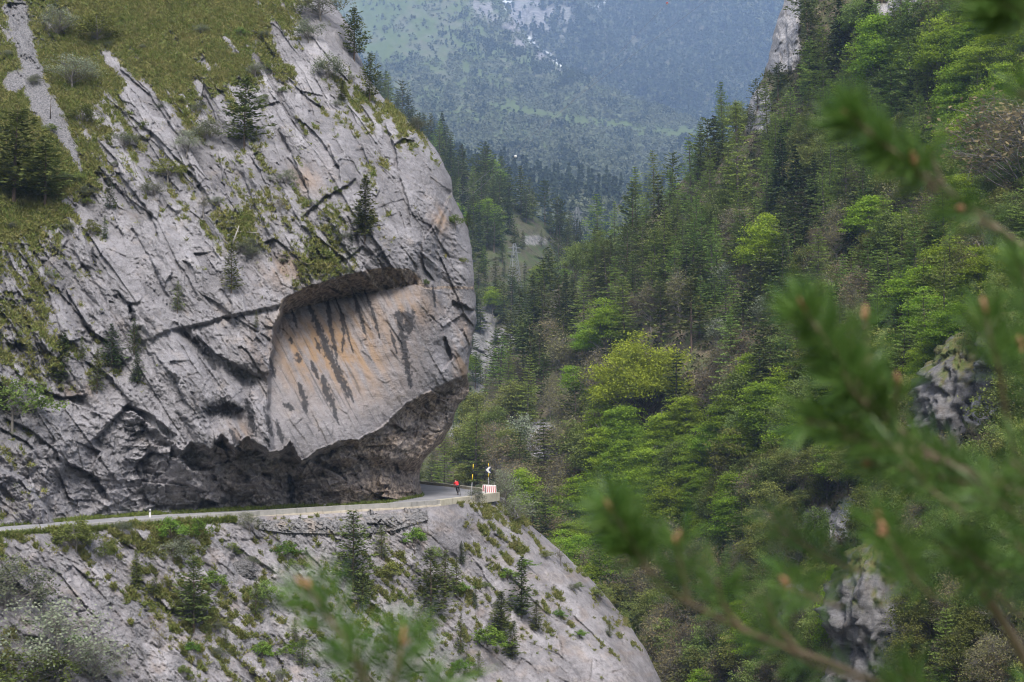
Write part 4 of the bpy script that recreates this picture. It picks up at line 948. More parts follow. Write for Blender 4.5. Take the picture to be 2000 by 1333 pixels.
def make_conifer(seed, h, r, base=.12, size=.30, per=11, droop=.18, shape=.85, gap=.42, bran=6, upsweep=.0, irregular=.25, dead=False):
    g = np.random.default_rng(seed)
    bendx, bendy = g.normal(size=2) * .02 * h
    zz = np.linspace(-.6, h, 9); paths = [(np.stack([bendx * (zz / h) ** 2, bendy * (zz / h) ** 2, zz], -1), (.016 * h + .02) * np.clip(1 - zz / h, .02, 1) ** .8)]
    zs = np.arange(base * h, h * .985, gap); C_, A_, B_, T_ = [], [], [], []
    for z in zs:
        f = (z - base * h) / (h * (1 - base)); nb = g.integers(max(2, bran - 2), bran + 1)
        az = g.uniform(0, 2 * PI) + np.arange(nb) * 2 * PI / nb + g.normal(size=nb) * .3
        prof = (1 - f) ** shape * (.55 + .45 * min(1, f / .18 + .3))
        ln = r * prof * np.clip(1 + irregular * g.normal(size=nb), .35, 1.45) + .10
        for j in range(nb):
            n = max(3, int(per * (.35 + .65 * ln[j] / r))); d = np.array([math.cos(az[j]), math.sin(az[j]), 0]); dl = -droop * (1 - f) + upsweep * f + g.normal() * .07
            fr = g.uniform(.16, 1.0, n); side = np.array([-d[1], d[0], 0])
            lat = g.normal(size=n) * .22 * ln[j] * (1.05 - fr * .75)
            c = np.array([bendx * (z / h) ** 2, bendy * (z / h) ** 2, z]) + d * (fr * ln[j])[:, None] + side * lat[:, None]
            c[:, 2] += dl * fr * ln[j] + .10 * ln[j] * fr ** 2 + g.normal(size=n) * .06
            ax = unit(d * 1.0 + side * g.normal(size=(n, 1)) * .7 + np.array([0, 0, 1]) * (dl * .8 + g.normal(size=(n, 1)) * .22))
            sd = unit(np.cross(ax, np.array([0, 0, 1.0]) + g.normal(size=(n, 3)) * .45)); s = size * g.uniform(.55, 1.25, (n, 1)) * (.6 + .4 * ln[j] / r)
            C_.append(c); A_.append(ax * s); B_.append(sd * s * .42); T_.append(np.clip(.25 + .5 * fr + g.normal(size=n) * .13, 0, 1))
            if g.random() < .55 or dead: paths.append((np.array([c[0] * 0 + np.array([bendx * (z / h) ** 2, bendy * (z / h) ** 2, z]), np.array([0, 0, z]) + d * ln[j] * .5 + np.array([0, 0, dl * ln[j] * .5]), np.array([0, 0, z]) + d * ln[j] * .92 + np.array([0, 0, dl * ln[j] + .07 * ln[j]])]), np.array([.022, .014, .004]) * (h / 12)))
    C_, A_, B_, T_ = map(np.concatenate, (C_, A_, B_, T_)); v, q = diamonds(C_, A_, B_)
    tv, tq = tubes(paths, 4)
    return (mesh_np('trunk', tv, tq, smooth=True), mesh_np('crown', v, q, attrs={'tint': np.repeat(T_, 4)}))

def make_broadleaf(seed, h, r, base=.28, tips=60, leaves=44, size=.20, flat=.25, spread=.75, top=.95, twig=.0, sag=.0, cover=1.0, leafup=.55):
    g = np.random.default_rng(seed)
    d = rsph(g, tips * 3); d = d[d[:, 2] > -.55][:tips]; tips = len(d)
    rad = g.uniform(.30, 1.0, tips) ** .55
    lob = 1 + .28 * np.sin(d[:, 0] * 3.1 + seed) + .22 * np.sin(d[:, 1] * 4.3 + 2 * seed) + .2 * g.normal(size=tips)
    cz = h * (base + top) / 2; hz = h * (top - base) / 2
    T = np.stack([d[:, 0] * r * rad * lob, d[:, 1] * r * rad * lob, cz + d[:, 2] * hz * rad * np.clip(lob, .6, 1.15)], -1)
    T[:, :2] *= (1 - .35 * np.clip((T[:, 2:] - cz) / hz, 0, 1))
    bx, by = g.normal(size=2) * .03 * h
    def trunk(z): return np.stack([bx * (z / h) + .12 * np.sin(z * .9 + seed), by * (z / h) + .12 * np.cos(z * .8 + seed), z], -1)
    zz = np.linspace(-.7, h * .86, 10); paths = [(trunk(zz), (.016 * h + .03) * np.clip(1 - zz / h, .05, 1) ** .9)]
    C_, A_, B_, T_ = [], [], [], []
    for i in range(tips):
        z0 = np.clip(T[i, 2] - np.hypot(T[i, 0], T[i, 1]) * spread - .05 * h, .12 * h, .8 * h); s0 = trunk(np.array(z0)); e = T[i]
        m = (s0 + e) / 2 + g.normal(size=3) * .05 * h + np.array([0, 0, .03 * h])
        rr = (.0065 * h) * (1 - z0 / h * .6)
        paths.append((np.stack([s0, m * .6 + s0 * .4 if 0 else (s0 * .55 + m * .45), m, e]), np.array([rr, rr * .8, rr * .55, .008])))
        for _ in range(int(twig * 6)):
            tw = e + g.normal(size=3) * np.array([.11, .11, .09]) * h * .8; mm = (m + e) / 2 if g.random() < .6 else e
            paths.append((np.stack([mm, (mm + tw) / 2 + g.normal(size=3) * .02 * h, tw]), np.array([.012, .009, .004]) * (h / 9)))
        n = int(leaves * cover * g.uniform(.55, 1.4))
        cr = (.115 * h * g.uniform(.7, 1.25)) * np.array([1, 1, flat]); off = g.normal(size=(n, 3)) * cr * .62
        off[:, 2] -= sag * np.hypot(off[:, 0], off[:, 1])
        c = e + off
        nr = unit(np.array([0, 0, leafup]) + g.normal(size=(n, 3)) * .5); ax = unit(np.cross(nr, g.normal(size=(n, 3)))); sd = np.cross(nr, ax); s = size * g.uniform(.55, 1.3, (n, 1))
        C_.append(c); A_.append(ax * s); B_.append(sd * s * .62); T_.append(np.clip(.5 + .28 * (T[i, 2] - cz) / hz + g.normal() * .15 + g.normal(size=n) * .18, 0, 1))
    C_, A_, B_, T_ = map(np.concatenate, (C_, A_, B_, T_)); v, q = diamonds(C_, A_, B_); tv, tq = tubes(paths, 4)
    return (mesh_np('trunk', tv, tq, smooth=True), mesh_np('crown', v, q, attrs={'tint': np.repeat(T_, 4)}))

KIND = {}
def kind(key, name, cat, leaf, bark, H, protos): KIND[key] = dict(name=name, cat=cat, leaf=M[leaf], bark=M[bark], H=H, protos=protos)
kind('fir', 'conifer', 'conifer', 'conifer', 'bark', 14, [make_conifer(400 + i, 14, 2.7 + .5 * (i % 3), .06 + .09 * (i % 3), .35, 25, .12 + .08 * (i % 3), .55 + .1 * (i % 3), .55, 6, 0, .42) for i in range(7)])
kind('spruce', 'spruce_tree', 'conifer', 'spruce', 'bark', 14, [make_conifer(420 + i, 14, 2.6 + .3 * (i % 3), .05, .38, 22, .34, .8, .46, 7) for i in range(3)])
kind('pine', 'pine_tree', 'pine', 'pine', 'bark_pine', 13, [make_conifer(440 + i, 13, 3.2 + .4 * (i % 2), .2 + .1 * (i % 3), .36, 32, -.08, .42, .78, 6, .3, .5) for i in range(7)])
kind('larch', 'larch_tree', 'larch', 'larch', 'bark', 16, [make_conifer(460 + i, 16, 3.2 + .4 * (i % 2), .08, .22, 50, .12, .66, .56, 6, .1, .4) for i in range(5)])
kind('beech', 'beech_tree', 'beech', 'beech', 'bark_grey', 13, [make_broadleaf(480 + i, 13, 4.0, .14, 96, 125, .19, .24, .6, sag=.15, leafup=.9) for i in range(6)])
kind('oak', 'oak_tree', 'oak', 'oak', 'bark', 13, [make_broadleaf(500 + i, 13, 6.0, .14, 180, 130, .17, .42, .7, leafup=.8) for i in range(1)])
kind('bare', 'budding_tree', 'tree', 'bud', 'bark_grey', 11, [make_broadleaf(520 + i, 11, 3.1, .16, 74, 30, .165, .7, .9, twig=1.0) for i in range(5)])
kind('olive', 'leafing_tree', 'tree', 'shrub', 'bark', 11, [make_broadleaf(540 + i, 11, 3.5, .14, 84, 88, .17, .42, .8, twig=.3, leafup=.8) for i in range(4)])
kind('blossom', 'blossoming_tree', 'blossom tree', 'blossom', 'bark_grey', 7, [make_broadleaf(560 + i, 7, 2.4, .16, 60, 30, .17, .7, .8, twig=.6) for i in range(3)])
kind('rust', 'rust_coloured_tree', 'tree', 'rust', 'bark', 8, [make_broadleaf(580, 8, 1.7, .3, 36, 34, .18, .7, .8)])
# slope plants seen closer, so finer
kind('sapling', 'young_pine', 'pine', 'pine', 'bark_pine', 6, [make_conifer(600 + i, 6, 1.35 + .2 * (i % 2), .07, .17, 13, .02, .75, .20, 6, .35, .25) for i in range(5)])
kind('dsapling', 'young_spruce', 'spruce', 'spruce', 'bark', 6, [make_conifer(620 + i, 6, 1.25 + .25 * (i % 2), .04, .17, 14, .12, .8, .19, 6, .25, .25) for i in range(4)])
kind('slopepine', 'pine_tree', 'pine', 'pine', 'bark_pine', 8, [make_conifer(640 + i, 8, 2.3, .16, .22, 30, -.02, .6, .30, 6, .25, .42) for i in range(4)])
kind('darkpine', 'dark_pine', 'pine', 'conifer', 'bark', 8, [make_conifer(660 + i, 8, 1.7, .08, .22, 18, .10, .7, .26, 7, .2, .3) for i in range(3)])
kind('bush', 'bush', 'bush', 'shrub', 'bark_grey', 2.4, [make_broadleaf(680 + i, 2.4, 1.5, .02, 54, 40, .075, .8, .5, twig=.3) for i in range(3)])
kind('gbush', 'grey_bush', 'bush', 'greyshrub', 'bark_grey', 3, [make_broadleaf(700 + i, 3, 1.8, .05, 64, 40, .07, .85, .6, twig=.8) for i in range(3)])
kind('brightbush', 'bush', 'bush', 'bright', 'bark', 1.8, [make_broadleaf(720 + i, 1.8, 1.3, .0, 50, 40, .075, .8, .5) for i in range(2)])
kind('wbush', 'blossoming_bush', 'blossom bush', 'blossom', 'bark_grey', 4, [make_broadleaf(740 + i, 4, 1.9, .08, 70, 36, .065, .85, .7, twig=1) for i in range(3)])
kind('twig', 'bare_sapling', 'sapling', 'bud', 'bark_grey', 4, [make_broadleaf(760 + i, 4, 1.1, .15, 34, 8, .07, .8, .9, twig=1) for i in range(2)])

USED = {}
NPLANT = [0]
def plant(key, pos, h, label, group=None, rz=None, sx=None, lean=0.0, pick=None):
    K = KIND[key]; i = USED.get(key, 0) if pick is None else pick; USED[key] = USED.get(key, 0) + 1
    tm, cm = K['protos'][i % len(K['protos'])]
    s = h / K['H']
    o = empty(K['name'], pos, random.uniform(0, 2 * PI) if rz is None else rz); w = s * (sx or random.uniform(.85, 1.15)); o.scale = (w, w, s)
    if lean: o.rotation_euler[1] = lean
    tag(o, label, K['cat'], group)
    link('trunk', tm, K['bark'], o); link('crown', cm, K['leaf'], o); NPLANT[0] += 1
    return o
def hpx(h, Y): return h * Y / FPX

# ------------------------------------------------------------------ plants on the cliff and the slope under the road
def on_cliff(x, y, hp, key, label, group=None, **k):
    p = cliff_at(x, y); plant(key, Vector(p), hpx(hp, p[1]), label, group, **k)
def on_slope(x, y, hp, key, label, group=None, **k):
    p = slope_at(x, y); plant(key, Vector(p), hpx(hp, p[1]), label, group, **k)

for a in [
    (478, 292, 145, 'slopepine', 'broad dark pine on the grassy ledge high on the cliff', 1.15),
    (712, 468, 128, 'darkpine', 'dense dark conifer wedged in the cliff just above the alcove', 1.05),
    (686, 506, 58, 'dsapling', 'small conifer below the dense dark one above the alcove', 1.0),
    (28, 396, 190, 'slopepine', 'biggest dark pine at the left edge below the scree', 1.5),
    (88, 400, 130, 'slopepine', 'smaller dark pine right of the big pine below the scree', 1.35),
    (215, 408, 66, 'dsapling', 'slim dark spruce on the ledge right of the scree foot', .9),
    (204, 468, 48, 'dsapling', 'tiny spruce at the top of the smooth grey slab', .8),
    (692, 118, 108, 'slopepine', 'ragged pine on the cliff skyline against the far meadows', 1.0),
    (722, 200, 100, 'slopepine', 'thin pine on the cliff skyline under the ragged one', .8),
    (668, 198, 42, 'darkpine', 'short dark conifer just inside the cliff skyline', 1.3),
    (452, 572, 100, 'sapling', 'sparse young pine on the ledge left of the alcove roof', 1.0),
    (346, 610, 62, 'sapling', 'slim young pine on the big grey slab', .9),
    (218, 716, 86, 'dsapling', 'darkest young spruce of the clump on the left cliff ledge', 1.35),
    (120, 752, 104, 'darkpine', 'bushy dark pine leftmost of the clump on the left cliff ledge', 1.1),
    (190, 768, 86, 'sapling', 'pale young pine under the darkest spruce on the left ledge', 1.0),
    (262, 694, 72, 'sapling', 'pale slim pine right of the darkest spruce on the left ledge', .9),
    (268, 748, 58, 'dsapling', 'small leaning spruce lowest on the left cliff ledge', 1.4),
    (160, 704, 48, 'sapling', 'tiny pine between the clump trees on the left ledge', .9),
    (500, 642, 36, 'sapling', 'tiny seedling pine on the block beside the alcove', .8),
    (398, 420, 50, 'twig', 'bare thin sapling on the grass ledge mid cliff', 1.0),
    (548, 420, 44, 'twig', 'bare sapling under the smooth slabs right of the broad pine', 1.2),
    (925, 440, 28, 'sapling', 'little pine jutting out of the prow edge', 1.6),
]: on_cliff(*a[:5], sx=a[5])
for a in [
    (112, 72, 60, 'wbush', 'pale blossoming bush above the scree, upper one', 1.5), (145, 172, 72, 'wbush', 'pale blossoming bush beside the scree, lower one', 1.5),
    (186, 84, 62, 'bush', 'dark green bush right of the upper pale bush', 1.3), (622, 40, 62, 'gbush', 'grey bush on top of the cliff skyline', 1.6), (600, 84, 48, 'gbush', 'grey bush under the skyline bush', 1.2),
    (640, 158, 52, 'gbush', 'grey bush on the crest left of the skyline pines', 1.3), (366, 300, 48, 'wbush', 'small pale bush left of the broad ledge pine', 1.4), (402, 278, 44, 'gbush', 'grey twiggy bush touching the broad ledge pine', 1.6),
    (30, 822, 92, 'bush', 'large dark bush at the left edge low on the cliff', 1.2), (888, 446, 26, 'bush', 'small dark bush clinging to the prow', 1.4), (182, 462, 34, 'bush', 'round dark bush at the head of the smooth slab', 1.0),
    (245, 290, 34, 'gbush', 'dry grey bush on the strata right of the scree', 1.6), (160, 240, 40, 'bush', 'low green bush right of the scree middle', 1.4), (500, 150, 30, 'gbush', 'small grey bush in the high meadow', 1.4), (560, 360, 30, 'gbush', 'thin grey bush on the pale slabs', 1.3),
    (655, 380, 16, 'bush', 'tiny bush on the slab left of the dense conifer', 1.3), (815, 258, 30, 'gbush', 'grey bush on the crest above the prow', 1.6), (330, 350, 40, 'bush', 'dark bush lying on the strata', 1.7), (300, 385, 34, 'gbush', 'grey bush under the strata bush', 1.4),
    (905, 515, 14, 'bush', 'tiny clump on the right pillar', 1.0), (832, 560, 14, 'bush', 'tiny clump at the right end of the alcove roof', 1.2), (480, 500, 36, 'gbush', 'grey bush right of the sparse young pine', 1.3), (735, 60, 5, 'bush', '', 1)][:-1]:
    on_cliff(*a[:5], sx=a[5])
for a in [
    (690, 1152, 158, 'slopepine', 'tall dark pine rising to the parapet below the road', .95), (708, 1196, 92, 'slopepine', 'lower pine in front of the tall dark pine', .9),
    (378, 1236, 150, 'slopepine', 'bushy pine alone on the left part of the lower slope', .95), (268, 1152, 78, 'darkpine', 'small dark conifer left of the lone bushy pine', .9), (303, 1160, 42, 'darkpine', 'stubby dark conifer beside the small dark conifer', 1.3),
    (75, 1184, 58, 'dsapling', 'dark little spruce behind the big blossoming bush', .9), (1018, 1206, 120, 'darkpine', 'tallest dark conifer on the right part of the lower slope', 1.15), (978, 1244, 90, 'darkpine', 'conifer left of the tallest one on the right slope', 1.3),
    (1046, 1234, 62, 'darkpine', 'short conifer right of the tallest one on the right slope', 1.2), (1000, 1288, 76, 'darkpine', 'conifer in front of the tallest one on the right slope', 1.2), (900, 1278, 80, 'sapling', 'sparse young pine beside the bright green bush', .85),
    (928, 1190, 52, 'dsapling', 'thin little spruce right of the airy pine group', .7), (842, 1206, 132, 'sapling', 'airy pine, left of the group of three', 1.35), (868, 1168, 92, 'sapling', 'airy pine, middle of the group of three', 1.3), (892, 1168, 78, 'sapling', 'airy pine, right of the group of three', 1.1),
    (745, 1090, 64, 'sapling', 'thin pine right of the tall dark pine', 1.2), (900, 1102, 46, 'dsapling', 'small dark spruce under the bend', 1.0), (822, 1068, 54, 'twig', 'bare sapling under the retaining wall', 1.0), (575, 1262, 56, 'sapling', 'small pine on the slope behind the near pine tip', 1.0),
    (590, 1306, 64, 'sapling', 'small pine below another behind the near pine tip', 1.2), (440, 1264, 36, 'sapling', 'dwarf pine right of the lone bushy pine', 1.5), (500, 1204, 74, 'sapling', 'slim pine at the end of the grey boulder', .9), (820, 1255, 70, 'sapling', 'pale pine above the lower near pine tip', 1.2),
    (1095, 1105, 42, 'twig', 'bare sapling near the slope edge', 1.2), (1190, 1245, 34, 'sapling', 'dwarf pine near the right slope edge', 1.1), (935, 1322, 50, 'sapling', 'young pine low on the slope under the conifer group', 1.0), (310, 1270, 46, 'twig', 'leafless sapling low on the left slope', 1.0)]: on_slope(*a[:5], sx=a[5])
for a in [
    (105, 1345, 180, 'wbush', 'big blossoming bush in the lower left corner', 1.3), (8, 1200, 110, 'gbush', 'bare grey bush at the left edge of the lower slope', 1.3), (180, 1340, 90, 'wbush', 'smaller blossoming bush right of the big one', 1.3), (955, 1265, 42, 'brightbush', 'bright green bush among the conifers of the right slope', 1.6),
    (808, 1068, 36, 'brightbush', 'bright bush under the retaining wall', 1.1), (330, 1056, 48, 'brightbush', 'bright green bush under the parapet, left one', 1.0), (385, 1052, 38, 'brightbush', 'bright green bush under the parapet, right one', 1.0), (145, 1074, 58, 'bush', 'olive bush below the left end of the parapet', 1.4),
    (205, 1092, 36, 'bush', 'small dark bush right of the olive bush', 1.0), (340, 1102, 52, 'gbush', 'grey bush in the middle of the left slope', 1.5), (486, 1040, 40, 'gbush', 'grey bush leaning on the parapet', 1.2), (240, 1046, 30, 'gbush', 'small grey bush touching the parapet', 1.2),
    (985, 992, 78, 'wbush', 'white blossoming shrub at the outer corner of the bend', 1.0), (1006, 1024, 60, 'wbush', 'lower blossoming shrub under the corner shrub', 1.2), (930, 985, 34, 'gbush', 'grey bush under the corner parapet block', 1.0), (1172, 1172, 30, 'bush', 'green bush on the skyline edge of the slope', 1.6), (765, 1130, 34, 'bush', 'round bush right of the lower pine', 1.2),
    (560, 1090, 34, 'brightbush', 'bright bush right of the grey slabs', 1.0), (845, 1095, 30, 'bush', 'olive bush under the big grey block', 1.3), (515, 1180, 44, 'bush', 'green bush at the foot of the slim pine', 1.2), (350, 1200, 30, 'bush', 'low bush left of the lone bushy pine', 1.3), (420, 1150, 34, 'brightbush', 'light green bush in the slope grass', 1.2),
    (515, 1285, 34, 'brightbush', 'bright round bush on the low slope', 1.0), (60, 1345, 80, 'bush', 'dark bush under the big blossoming bush', 1.4)]: on_slope(*a[:5], sx=a[5])
r_ = random.Random(5)
for i in range(45):
    x = r_.uniform(20, 1180); y = r_.uniform(1060, 1330)
    if x > float(xs2(y)) - 25: continue
    on_slope(x, y, r_.uniform(12, 24), r_.choice(['bush', 'bush', 'brightbush', 'gbush']), 'small low bush scattered on the pale rock slope', 'small bushes scattered on the lower slope', sx=1.4)
for i in range(60):
    x = r_.uniform(20, 700); y = r_.uniform(60, 560)
    if float(shep(GPRIOR, np.array(x), np.array(y), 42)) < .3 or x > float(xsil(y)) - 20: continue
    on_cliff(x, y, r_.uniform(10, 22), r_.choice(['bush', 'gbush', 'gbush']), 'small low bush scattered on the grassy cliff ledges', 'small bushes scattered on the cliff ledges', sx=1.4)

# dead wood
def deadwood(name, pts, rad, mat, label, cat):
    pts = [Vector(p) for p in pts]; root = empty(name, pts[0]); tag(root, label, cat)
    loc = [p - pts[0] for p in pts]
    MB().tube(loc, [rad * (1 - .7 * i / (len(loc) - 1)) for i in range(len(loc))], 7).build('trunk', mat, root, True)
    n = len(loc) - 1; b = MB(); r = random.Random(len(label))
    for k in range(4):
        a = loc[0].lerp(loc[n], .35 + .15 * k); L = (loc[n] - loc[0]).length * .22
        b.tube([a, a + Vector((r.uniform(-1, 1), r.uniform(-1, 1), r.uniform(-.2, 1))).normalized() * L], [rad * .35, rad * .1], 5)
    b.build('branch', mat, root, True)
M['deadwood'] = plain('bleached_deadwood', (.40, .37, .33), .9, .2, 3)
p = cliff_at(452, 482); q = P(467, 441, p[1] - .3); deadwood('dead_tree', [p, q], .10, M['deadwood'], 'bleached leaning dead trunk on the grass ledge left of the alcove roof', 'dead tree')
p = cliff_at(460, 456); q = P(505, 455, p[1] - .4); deadwood('fallen_branch', [p + np.array([0, -.2, .1]), q], .05, M['deadwood'], 'bleached fallen branch lying beside the leaning dead trunk', 'branch')
p = cliff_at(98, 232); deadwood('dead_tree', [p, P(100, 186, p[1] - .2)], .06, M['bark'], 'thin dark dead stem standing in the scree', 'dead tree')

# ------------------------------------------------------------------ forest on the right side of the gorge
ZONES = [(1262, 740, 'around the yellow-green oak'), (1170, 620, 'by the lone bright beech'), (1330, 900, 'in the bright beech stand'), (1540, 90, 'beside the pale crag'), (1400, 320, 'along the larch skyline'), (1200, 480, 'on the spur above the pylons'),
         (980, 840, 'beyond the road bend'), (1080, 960, 'behind the chevron sign'), (1700, 160, 'high on the right slope'), (1880, 300, 'on the steep slope at the upper right'), (1620, 440, 'on the brown middle slope'), (1830, 620, 'above the pale outcrop'), (1560, 760, 'on the slope above the near pine tips'),
         (1480, 1060, 'low in the gorge'), (1200, 1140, 'at the gorge foot beyond the pale slope'), (1820, 1000, 'behind the near pine branches'), (1620, 1240, 'beside the lower crag'), (1480, 560, 'around the tall bright beech'), (1080, 720, 'under the spur')]
KW = {'fir': 'dark conifer', 'spruce': 'blackish spruce', 'pine': 'ragged pine', 'larch': 'fresh green larch', 'beech': 'bright green beech', 'bare': 'brown budding tree', 'olive': 'olive leafing tree', 'blossom': 'pale blossoming tree', 'rust': 'rust tree', 'oak': 'oak'}
def zone(x, y): return min(ZONES, key=lambda z: (z[0] - x) ** 2 + (z[1] - y) ** 2)[2]
TAKEN = []
def forest(S, x, y, hp, key, label=None, sx=None, lean=0.0):
    p = surf_at(S, x, y)
    if label is None:
        sz = 'tall ' if hp > 112 else ('small ' if hp < 72 else '')
        label = f'{sz}{KW[key]} {zone(x, y - hp / 2)}'; g = label + ' group'
        plant(key, Vector(p), hpx(hp, p[1]), label, g, sx=sx, lean=lean)
    else:
        plant(key, Vector(p), hpx(hp, p[1]), label, sx=sx, lean=lean)
HERO = [(1262, 845, 190, 'oak', 'big yellow-green oak standing out in the middle of the forest slope', 1.0), (1180, 712, 132, 'beech', 'lone bright beech rising through dark pines left of centre slope', 1.0), (1150, 715, 84, 'beech', 'low bright beech leaning left of the lone bright beech', 1.2),
        (1492, 585, 180, 'beech', 'tall bright beech above the brown middle slope', .75), (1560, 600, 60, 'beech', 'pale green little beech at the top of the near pine tip', 1.0), (1442, 425, 235, 'larch', 'tallest larch on the skyline left of the pale crag', .9), (1350, 420, 160, 'larch', 'larch leaning left at the end of the skyline row', 1.0), (1388, 440, 178, 'larch', 'slim larch second from the left on the skyline row', .85),
        (1290, 490, 150, 'fir', 'dark pointed conifer below the skyline larches', .9), (1236, 490, 135, 'pine', 'dark ragged pine at the valley gap', .9), (1200, 500, 110, 'larch', 'slim larch at the valley gap', .7), (1030, 838, 150, 'larch', 'pale larch above the road bend', .9), (1120, 800, 92, 'beech', 'small bright beech low left of the oak', 1.0),
        (1300, 915, 115, 'beech', 'bright beech topmost of the stand', 1.2), (1425, 880, 120, 'beech', 'bright beech at the upper right of the stand', 1.1), (1232, 985, 120, 'beech', 'bright beech in the centre of the stand', 1.2), (1180, 990, 96, 'beech', 'bright beech at the left end of the stand', 1.2), (1300, 1020, 120, 'beech', 'bright beech lowest of the stand', 1.2), (1500, 890, 150, 'beech', 'light beech right of the stand', 1.1),
        (1340, 880, 110, 'beech', 'bright beech behind the topmost one of the stand', 1.1), (1265, 950, 105, 'beech', 'bright beech wedged between the centre and topmost ones of the stand', 1.1), (1400, 920, 110, 'beech', 'bright beech below the upper right one of the stand', 1.1), (1460, 930, 110, 'beech', 'bright beech at the foot of the light beech', 1.1), (1210, 1040, 100, 'beech', 'bright beech lower left in the stand', 1.2), (1260, 1060, 96, 'beech', 'bright beech at the lower middle of the stand', 1.2), (1350, 1050, 100, 'beech', 'bright beech at the lower right of the stand', 1.1), (1545, 815, 110, 'beech', 'bright beech at the far right end of the stand', 1.1),
        (1560, 880, 130, 'olive', 'pale leafing tree right of the light beech', 1.2), (1360, 975, 115, 'beech', 'bright beech on the right flank of the stand', 1.1), (1145, 1080, 78, 'beech', 'bright beech under the stand at the slope edge', 1.1), (1165, 1150, 96, 'beech', 'dark green beech at the edge of the pale slope', 1.1), (1440, 960, 130, 'olive', 'yellowish leafing tree under the upper right beech', 1.2),
        (1130, 958, 46, 'rust', 'rust-orange small tree among brown trees right of the chevron sign', 1.1), (1160, 1080, 80, 'blossom', 'greyish blossoming tree under the bright stand', .9), (1240, 812, 48, 'blossom', 'grey blossoming tree under the oak', 1.5), (1412, 590, 80, 'blossom', 'pale blossoming tree below the skyline larches', 1.0), (1400, 680, 60, 'blossom', 'pale blossoming tree above the brown clearing', 1.0),
        (1020, 900, 90, 'blossom', 'pale blossoming tree above the barriers', 1.0), (1582, 160, 160, 'fir', 'dark conifer right of the pale crag', .9), (1640, 130, 150, 'spruce', 'blackish spruce high right of the pale crag', .9), (1480, 215, 64, 'pine', 'small dark pine clinging under the pale crag', 1.0), (1520, 200, 80, 'pine', 'dark pine at the foot of the pale crag', 1.0), (1466, 262, 60, 'pine', 'small dark pine on the lower pale rock', 1.0),
        (1635, 1330, 230, 'beech', 'yellow-green tree beside the lower crag', .55), (1720, 210, 190, 'beech', 'bright beech high on the right slope', .9), (1850, 190, 170, 'beech', 'bright beech at the upper right', .9), (1900, 260, 170, 'beech', 'bright beech right of another at the upper right', 1.0), (1780, 250, 180, 'larch', 'broad larch between the upper beeches', 1.2), (1860, 730, 150, 'beech', 'bright beech just above the pale outcrop', 1.0),
        (1560, 480, 200, 'spruce', 'broadest blackish spruce among the brown budding trees', .95), (1900, 650, 110, 'pine', 'dark flat-topped pine above the pale outcrop', .9), (2010, 420, 260, 'bare', 'gnarled leafless tree reaching in at the right edge', 1.5), (1760, 700, 190, 'larch', 'soft green larch left of the outcrop beech', 1.1), (1470, 860, 120, 'fir', 'dark conifer between oak and light beech', .9), (1660, 310, 160, 'larch', 'soft larch below the crag conifers', 1.1), (1610, 260, 150, 'larch', 'soft larch right of the crag foot', 1.0)]
for a in HERO: forest(HILL, *a[:5], sx=a[5]); TAKEN.append((a[0], a[1] - a[2] / 2))
